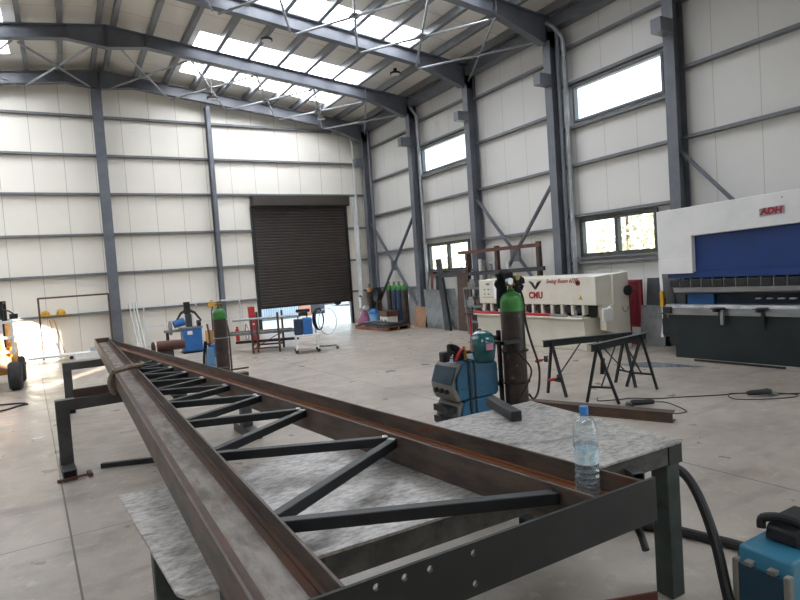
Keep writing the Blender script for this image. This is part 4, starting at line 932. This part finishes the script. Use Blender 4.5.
GS = 'steel strips stacked on the pallet'
for i, (y, x, w_, z, a, mm, lb) in enumerate(((-.1,0,.42,.127,0,'dk_sheet','wide dark sheet lowest on the wooden pallet'),(-.25,-.08,.3,.15,4,'blackpart','black sheet in the middle of the stack on the pallet'),(.1,.1,.26,.173,-5,'grey_sheet','grey sheet near the top of the stack on the pallet'),(-.35,.03,.16,.196,8,'dk_sheet','narrow dark strip topmost on the stack of sheets'))):
    o = MB().box(-w_, w_, -1.0+.1*i, .95-.05*i, 0, .018).build('steel_sheet', M[mm]); o.location = (8.85+x, 16.9+y, z); o.rotation_euler = (0,0,math.radians(a)); tag(o, lb, 'steel sheet', GS)

# ------------------------------------------------------------------ far middle
t = thing('welder_cart', 'light grey wheeled cart carrying a blue welder before the shutter gap', 'cart', (5.05, 13.55, 0), math.radians(-18))
for x, y in ((-.26,-.2),(.26,-.2),(-.26,.2),(.26,.2)):
    MB().box(x-.02,x+.02,y-.02,y+.02,.09,.43).build('leg', M['white_pl'], t)
    MB().lathe([(0,-.02),(.042,-.02),(.046,0),(.042,.02),(0,.02)], (x,y,.046), n=14, axis='y').build('wheel', M['blackpart'], t)
MB().box(-.3,.3,-.24,.24,.40,.44).build('deck', M['white_pl'], t); MB().box(-.28,.28,-.21,.21,.13,.16).build('low_shelf', M['white_pl'], t)
MB().tube([(.28,0,.12),(.5,.02,.1),(.72,.06,.1)], .02, 8).tube([(.72,-.1,.09),(.72,.2,.09)], .018, 8).lathe([(0,-.02),(.04,-.02),(.045,0),(.04,.02),(0,.02)], (.74,.06,.045), n=12, axis='y').build('outrigger', M['grey_sheet'], t)
MB().tube([(.24,.12,.44),(.24,.12,1.0),(.32,.12,1.02),(.5,.12,1.0)], .016, 8).build('cable_arm', M['silver'], t)
w_ = thing('small_welder', 'blue and navy welder on the light grey cart before the shutter gap', 'welder', (4.98, 13.58, .441), math.radians(-18))
MB().box(-.21,-.0,-.16,.16,0,.38).build('front_half', M['navy'], w_, .02); MB().box(.0,.23,-.16,.16,0,.40).build('rear_half', M['sky_blue'], w_, .02)
MB().tube(catmull([(-.1,0,.38),(-.08,0,.46),(.1,0,.46),(.12,0,.4)], 4), .014, 8).build('handle', M['blackpart'], w_)
MB().box(-.08,.14,-.1,.1,.46,.56).box(-.14,.2,-.06,.02,.54,.62).build('top_bundle', M['rubber'], w_, .02)
m = MB()
for k in range(5): m.tube([((.10+.012*k)*math.cos(a*PI/10), .02*k-.04, .27*math.sin(a*PI/10)) for a in range(20)], .012, 6, closed=True)
o = m.build('cable_coil', M['rubber']); o.location = (5.40, 13.55, .78); tag(o, 'coil of dark cable hanging on the arm of the light grey cart', 'cable coil')
o = MB().tube([(.24*math.cos(a*PI/12)+.16, 0, .33*math.sin(a*PI/12)-.02) for a in range(-6, 19)], .009, 6).build('cable_loop', M['galv']); o.location = (5.45, 13.5, .72); tag(o, 'thin pale cable looped wide beside the dark coil on the cart', 'cable')
# steel rack with bars
t = thing('stock_trestle', 'brown steel trestle rack with uprights holding long bars left of the cart', 'trestle', (4.5, 14.9, 0), math.radians(-25))
for x in (-.32, .34):
    for y in (-.45, .45): MB().box(x-.025,x+.025,y-.025,y+.025,0,1.0 if y > 0 or x > 0 else .85).build('upright', M['rust_dark'], t)
    MB().box(x-.02,x+.02,-.45,.45,.2,.24).box(x-.02,x+.02,-.45,.45,.42,.46).build('cross_rail', M['rust_red'], t)
for y in (-.45, .45): MB().box(-.32,.34,y-.02,y+.02,.1,.14).build('side_rail', M['rust_red'], t)
MB().bar((-.3,-.45,.12),(.32,-.45,.45),.03,.02).build('diagonal', M['rust_red'], t)
for i, (y, z, x0, x1, mm, lb) in enumerate(((-.2,.485,-1.1,.75,'grey_sheet','long grey bar nearest the front on the brown trestle rack'),(.05,.485,-.95,.9,'rust_dark','dark bar in the middle of the brown trestle rack'),(.28,.485,-1.0,.6,'dk_sheet','dark grey bar at the back of the brown trestle rack'),(-.1,.265,-.8,.8,'blackpart','black bar on the low rail of the brown trestle rack'))):
    c_, s_ = math.cos(math.radians(-25)), math.sin(math.radians(-25))
    o = MB().box(x0,x1,-.06,.06,-.025,.04).build('steel_bar', M[mm], bevel=.005); o.location = (4.5-y*s_, 14.9+y*c_, z); o.rotation_euler = (0,0,math.radians(-25)); tag(o, lb, 'steel bar', 'bars on the brown trestle rack')
t = thing('steel_pipe', 'pale pipe lying across the tops of the brown trestle rack', 'pipe', (4.5, 14.7, .86), math.radians(-12)); MB().tube([(-.9,0,0),(.75,0,0)], .03, 8).build('tube', M['silver'], t)
for x in (-.2,): MB().box(-.34,-.30,-.05,.05,-.02,-.86).build('prop', M['rust_red'], t)
t = thing('leaning_board', 'tall red board leaning behind the brown trestle rack', 'board', (4.72, 16.9, 0)); MB().hexa([(-.1,0,0),(.1,0,0),(.1,.03,0),(-.1,.03,0)], [(-.11,.12,1.08),(.08,.12,1.08),(.08,.15,1.08),(-.11,.15,1.08)]).build('board', M['red'], t); MB().box(-.02,.03,.04,.06,.55,.6).build('white_tag', M['white_pl'], t)
t = thing('fire_extinguisher', 'small red fire extinguisher left of the red board at the gable wall', 'fire extinguisher', (4.6, 18.4, 0)); MB().lathe([(0,0),(.055,0),(.06,.02),(.06,.32),(.04,.38),(.02,.40),(0,.40)], n=18).build('tank', M['red'], t); MB().box(-.025,.025,-.025,.025,.40,.44).build('valve', M['blackpart'], t)
t = thing('wire_reel', 'pale wire reel standing beside the red fire extinguisher', 'reel', (4.85, 18.2, 0)); MB().tube([(.0,.0+.18*math.cos(a*PI/12),.25+.25*math.sin(a*PI/12)) for a in range(24)], .02, 6, closed=True).build('rim', M['silver'], t); MB().box(-.02,.02,-.18,.18,.0,.03).build('foot', M['silver'], t)
# left cylinder on cart
t = thing('cylinder_cart', 'rusty two-wheeled cart holding the green-topped brown cylinder behind the truss', 'cart', (2.17, 9.78, 0))
MB().box(-.14,.14,-.14,.14,.03,.05).build('toe_plate', M['rust_dark'], t)
for x in (-.15,.17):
    MB().tube([(x,.14,.03),(x,.15,1.0),(x,.26,1.15)], .015, 8).build('rail', M['rust_dark'], t)
    MB().lathe([(0,-.02),(.09,-.02),(.1,0),(.09,.02),(0,.02)], (x,.2,.1), n=16, axis='x').build('wheel', M['tyre'], t)
MB().tube([(-.35,.1,.36),(.45,.14,.36)], .014, 8).build('cross_handle', M['rust_dark'], t)
cylinder('brown gas cylinder with bright green top standing behind the truss on a cart', (2.17, 9.76, .052), 1.42, 'brown_cyl', 'green', r=.106)
o = MB().tube([(.125*math.cos(a*PI/12),.125*math.sin(a*PI/12),0) for a in range(24)], .008, 6, closed=True).build('chain', M['silver']); o.location = (2.17,9.76,.93); tag(o, 'thin chain around the brown cylinder behind the truss', 'chain')
m = MB()
for k in range(4): m.tube(catmull([(-.03+.015*k,0,.75),(-.05+.02*k,.02,.4),(-.02+.02*k,-.03,.05),(.03+.015*k,0,.3),(.02+.01*k,0,.75)], 5), .013, 6)
o = m.build('blue_hose', M['lt_blue']); o.location = (1.98,9.8,.03); tag(o, 'bundle of light blue hose hanging left of the brown cylinder', 'hose')
m = MB()
for k in range(2): m.tube(catmull([(-.02+.02*k,0,.85),(-.06+.02*k,.02,.5),(-.05+.02*k,-.03,.1),(-.02+.015*k,0,.4),(.0+.01*k,0,.85)], 5), .010, 6)
o = m.build('black_hose', M['rubber']); o.location = (1.96,9.95,.03); tag(o, 'loop of black hose behind the light blue hose at the cylinder cart', 'hose')
tag(MB().box(-.2,.2,-.06,.06,0,.1).build('steel_block', M['rust_dark'], bevel=.006), 'dark steel block on the floor right of the cylinder cart', 'block').location = (2.52, 9.15, 0)
# work bench objects: crate + pole tool
t = thing('box_trolley', 'small dark trolley holding a plywood box, left of the brown cylinder', 'trolley', (3.28, 15.35, 0))
MB().box(-.26,.26,-.2,.2,.30,.34).build('deck', M['blackpart'], t)
for x in (-.22,.22):
    for y in (-.16,.16): MB().box(x-.02,x+.02,y-.02,y+.02,0,.3).build('leg', M['blackpart'], t)
t = thing('plywood_box', 'open plywood box on the small dark trolley', 'box', (3.30, 15.35, .341)); MB().box(-.24,.22,-.16,-.14,0,.3).box(-.24,.22,.14,.16,0,.3).box(-.24,-.22,-.14,.14,0,.3).box(.2,.22,-.14,.14,0,.3).box(-.22,.2,-.14,.14,0,.02).build('sides', M['wood'], t)
MB().box(-.16,.12,-.175,-.16,.1,.2).build('front_cleat', M['wood'], t)
t = thing('pole_tool', 'upright pole with a yellow head rising from the plywood box', 'tool', (3.22, 15.35, .362)); MB().tube([(0,0,0),(.01,0,.75),(.05,0,.92)], .018, 8).build('pole', M['blackpart'], t); MB().box(-.06,.12,-.05,.05,.88,.97).box(.0,.05,-.06,.06,.97,1.05).build('head', M['gold'], t, .01)
t = thing('round_drum', 'round blue drum beside the plywood box trolley', 'drum', (3.12, 14.8, 0)); MB().lathe([(0,-.08),(.16,-.08),(.18,0),(.16,.08),(0,.08)], (0,0,.19), n=22, axis='y').build('disc', M['sky_blue'], t)
# band saw
t = thing('metal_saw', 'blue metal-cutting saw with raised dark arm near the gable wall', 'saw', (2.85, 16.75, 0))
MB().box(-.16,.33,-.22,.22,.04,.66).build('cabinet', M['sky_blue'], t, .015); MB().box(-.18,.35,-.24,.24,0,.04).build('plinth', M['blackpart'], t)
MB().box(-.05,.08,-.225,-.22,.5,.6).build('white_label', M['white_pl'], t); MB().box(-.2,.36,-.24,.24,.66,.70).build('bench', M['grey_sheet'], t, .006)
MB().box(-.05,.10,-.08,.08,1.05,1.38).build('head_post', M['blackpart'], t, .01); MB().box(-.03,.12,-.1,.1,.70,1.05).build('column', M['dk_sheet'], t, .01)
for sg in (-1, 1): MB().tube([(.03,-.02,1.18),(.03+sg*.18,-.04,1.08),(.03+sg*.34,-.06,.84)], [.04,.035,.022], 8).build('arm', M['blackpart'], t)
MB().cyl((.24,-.1,.78),(.33,-.1,.78), .09).build('hand_wheel', M['blackpart'], t)
MB().tube([(-.35,-.05,.80),(-.08,-.02,.86)], [.10,.11], 16).build('motor', M['sky_blue'], t); MB().lathe([(0,-.03),(.18,-.03),(.2,0),(.18,.03),(0,.03)], (-.45,-.1,.72), n=24, axis='x').build('saw_guard', M['grey_sheet'], t)
MB().box(-.6,-.2,-.15,.1,.60,.66).build('side_table', M['grey_sheet'], t); MB().box(-.56,-.5,-.1,.05,0,.6).build('side_leg', M['blackpart'], t)
# ------------------------------------------------------------------ far left
t = thing('goal_frame', 'thin dark rectangular frame standing against the gable wall at the left', 'frame', (.25, 19.35, 0))
for x in (-.88, .90): MB().box(x-.025,x+.025,-.025,.025,0,1.76).build('post', M['rust_dark'], t)
MB().box(-.88,.90,-.025,.025,1.72,1.77).build('top_bar', M['rust_dark'], t)
def hat(x, z, label):
    t = thing('hard_hat', label, 'hard hat', (x, 19.84, z), 0, 'yellow hard hats on the gable wall')
    MB().lathe([(.12,0),(.118,.05),(.1,.1),(.06,.135),(.0,.145)], n=20).build('shell', M['gold'], t); MB().lathe([(.11,0),(.16,-.008),(.155,.006),(.11,.012)], n=20).build('brim', M['gold'], t)
hat(-.50, 1.232, 'left yellow hard hat resting on the wall rail inside the dark frame'); hat(-.10, 1.232, 'right yellow hard hat resting on the wall rail inside the dark frame')
for i, (x, lb) in enumerate(((-.32, 'left wooden stick leaning inside the dark frame'), (-.2, 'right wooden stick leaning inside the dark frame'))):
    tag(MB().tube([(x+.12,19.5,0),(x-.1,19.9,1.1)], .014, 8).build('wooden_stick', M['wood'], loc=(x,19.6,0)), lb, 'stick', 'sticks inside the dark frame')
t = thing('white_trolley', 'low white flatbed with tube rails at the foot of the gable wall', 'trolley', (-.55, 18.85, 0))
MB().box(-.6,.7,-.25,.3,.10,.16).build('deck', M['white_pl'], t, .01)
MB().tube([(-.55,-.2,.16),(-.55,-.2,.5),(.25,-.2,.5),(.35,-.2,.16)], .018, 8).build('hoop', M['white_pl'], t)
for x in (-.5,.6): MB().lathe([(0,-.03),(.05,-.03),(.05,.03),(0,.03)], (x,-.2,.05), n=12, axis='y').build('wheel', M['blackpart'], t)
t = thing('wrapped_box', 'pale wrapped flat box on the floor beside the white flatbed', 'box', (.42, 18.4, 0)); MB().box(-.3,.35,-.2,.2,0,.2).build('carton', M['white_pl'], t, .02); MB().box(.1,.3,-.1,.1,.2,.3).build('small_carton', M['galv'], t, .01)
# white tube frame leaning by the post
t = thing('white_tube_frame', 'white tube frame leaning on the wall right of the ridge post', 'frame', (1.95, 19.5, 0))
for dx in (-.16, -.05, .03): MB().tube([(dx+.05,-.1,0),(dx-.08,.28,1.42)], .022, 8).build('tube', M['white_pl'], t)
t = thing('pipe_fence', 'long white pipe fence standing along the gable wall behind the saw', 'frame', (3.3, 19.6, 0))
for x in (-1.2, .35, 1.75): MB().box(x-.02,x+.02,-.02,.02,0,1.28).build('upright', M['white_pl'], t)
for z in (.62, 1.25): MB().box(-1.25,1.8,-.02,.02,z,z+.04).build('rail', M['white_pl'], t)
# yellow lift truck, cut by the left edge
t = thing('lift_truck', 'yellow lift truck with white ladder frame cut off by the left edge', 'lift truck', (-1.05, 13.75, 0))
MB().box(-.95,.10,.12,1.5,.30,.86).prism([(.2,.86),(1.4,.86),(1.4,1.30),(.9,1.34),(.2,1.1)], 'yz', -.9, .02).build('body', M['orange'], t, .04)
for x in (-.80, .10):
    for y in (.05, 1.25):
        o = MB().lathe([(.10,-.11),(.25,-.11),(.28,-.07),(.28,.07),(.25,.11),(.10,.11)], (x,y,.28), n=26, axis='x').build('wheel', M['tyre'], t); MB().cyl((x-.09,y,.28),(x+.09,y,.28),.11).build('hub', M['orange'], o)
m = MB()
for z in (.74, 1.02, 1.32): m.box(-.9,.16,-.02,.03,z,z+.05)
for x in (-.3, -.05, .12): m.box(x-.02,x+.02,-.025,.035,.70,1.40)
m.build('ladder_guard', M['white_pl'], t)
MB().box(-.06,.0,.05,.11,.86,1.75).box(-.9,.0,.05,.11,1.70,1.76).box(-.06,.0,.05,.9,1.70,1.76).box(-.06,.0,.84,.9,1.3,1.70).build('roll_bar', M['blackpart'], t)
MB().tube([(-.03,.06,1.6),(.1,.02,1.56),(.17,.0,1.50)], .015, 8).box(.10,.24,-.02,.02,1.40,1.50).build('mirror', M['blackpart'], t)
MB().box(-.45,.06,.08,.12,.40,.66).build('side_panel', M['rust_plate'], t)
MB().box(-.7,-.2,.5,.9,1.3,1.6).build('seat', M['blackpart'], t, .03)
MB().box(-.55,-.12,.06,.2,1.08,1.55).build('gas_tank', M['gold'], t, .05)
SKY, SUN, EXPO = 2.0, 25.0, 0.55
# ------------------------------------------------------------------ light, world, camera
sc = bpy.context.scene
W = D.worlds.new('sky'); sc.world = W; W.use_nodes = True
bg = W.node_tree.nodes['Background']; bg.inputs[0].default_value = (.80, .93, 1.0, 1); bg.inputs[1].default_value = SKY
s = D.lights.new('sun', 'SUN'); s.energy = SUN; s.angle = math.radians(.6); s.color = (1.0, .93, .80)
so = D.objects.new('sun', s); COL.objects.link(so)
so.rotation_euler = Vector((1.0, 1.8, -.5)).to_track_quat('-Z', 'Y').to_euler()
cam = D.cameras.new('camera'); co = D.objects.new('camera', cam); COL.objects.link(co)
cam.sensor_width = 36; cam.sensor_fit = 'HORIZONTAL'; cam.lens = 586.276*36/800; cam.clip_start = .05; cam.clip_end = 400
yaw, pit, rol = .519158, -.0480064, -.0689232
f = Vector((math.sin(yaw)*math.cos(pit), math.cos(yaw)*math.cos(pit), math.sin(pit)))
r0 = Vector((math.cos(yaw), -math.sin(yaw), 0)); u0 = r0.cross(f)
r = r0*math.cos(rol)+u0*math.sin(rol); u = u0*math.cos(rol)-r0*math.sin(rol)
co.matrix_world = Matrix(((r.x, u.x, -f.x, 0), (r.y, u.y, -f.y, 0), (r.z, u.z, -f.z, 1.8), (0, 0, 0, 1)))
sc.camera = co
sc.view_settings.view_transform = 'Standard'; sc.view_settings.look = 'None'; sc.view_settings.gamma = 1; sc.view_settings.use_curve_mapping = False
sc.view_settings.exposure = EXPO
sc.cycles.use_denoising = True; sc.cycles.max_bounces = 8; sc.cycles.diffuse_bounces = 4; sc.cycles.transparent_max_bounces = 12
sc.cycles.sample_clamp_indirect = 8; sc.cycles.caustics_reflective = False; sc.cycles.caustics_refractive = False
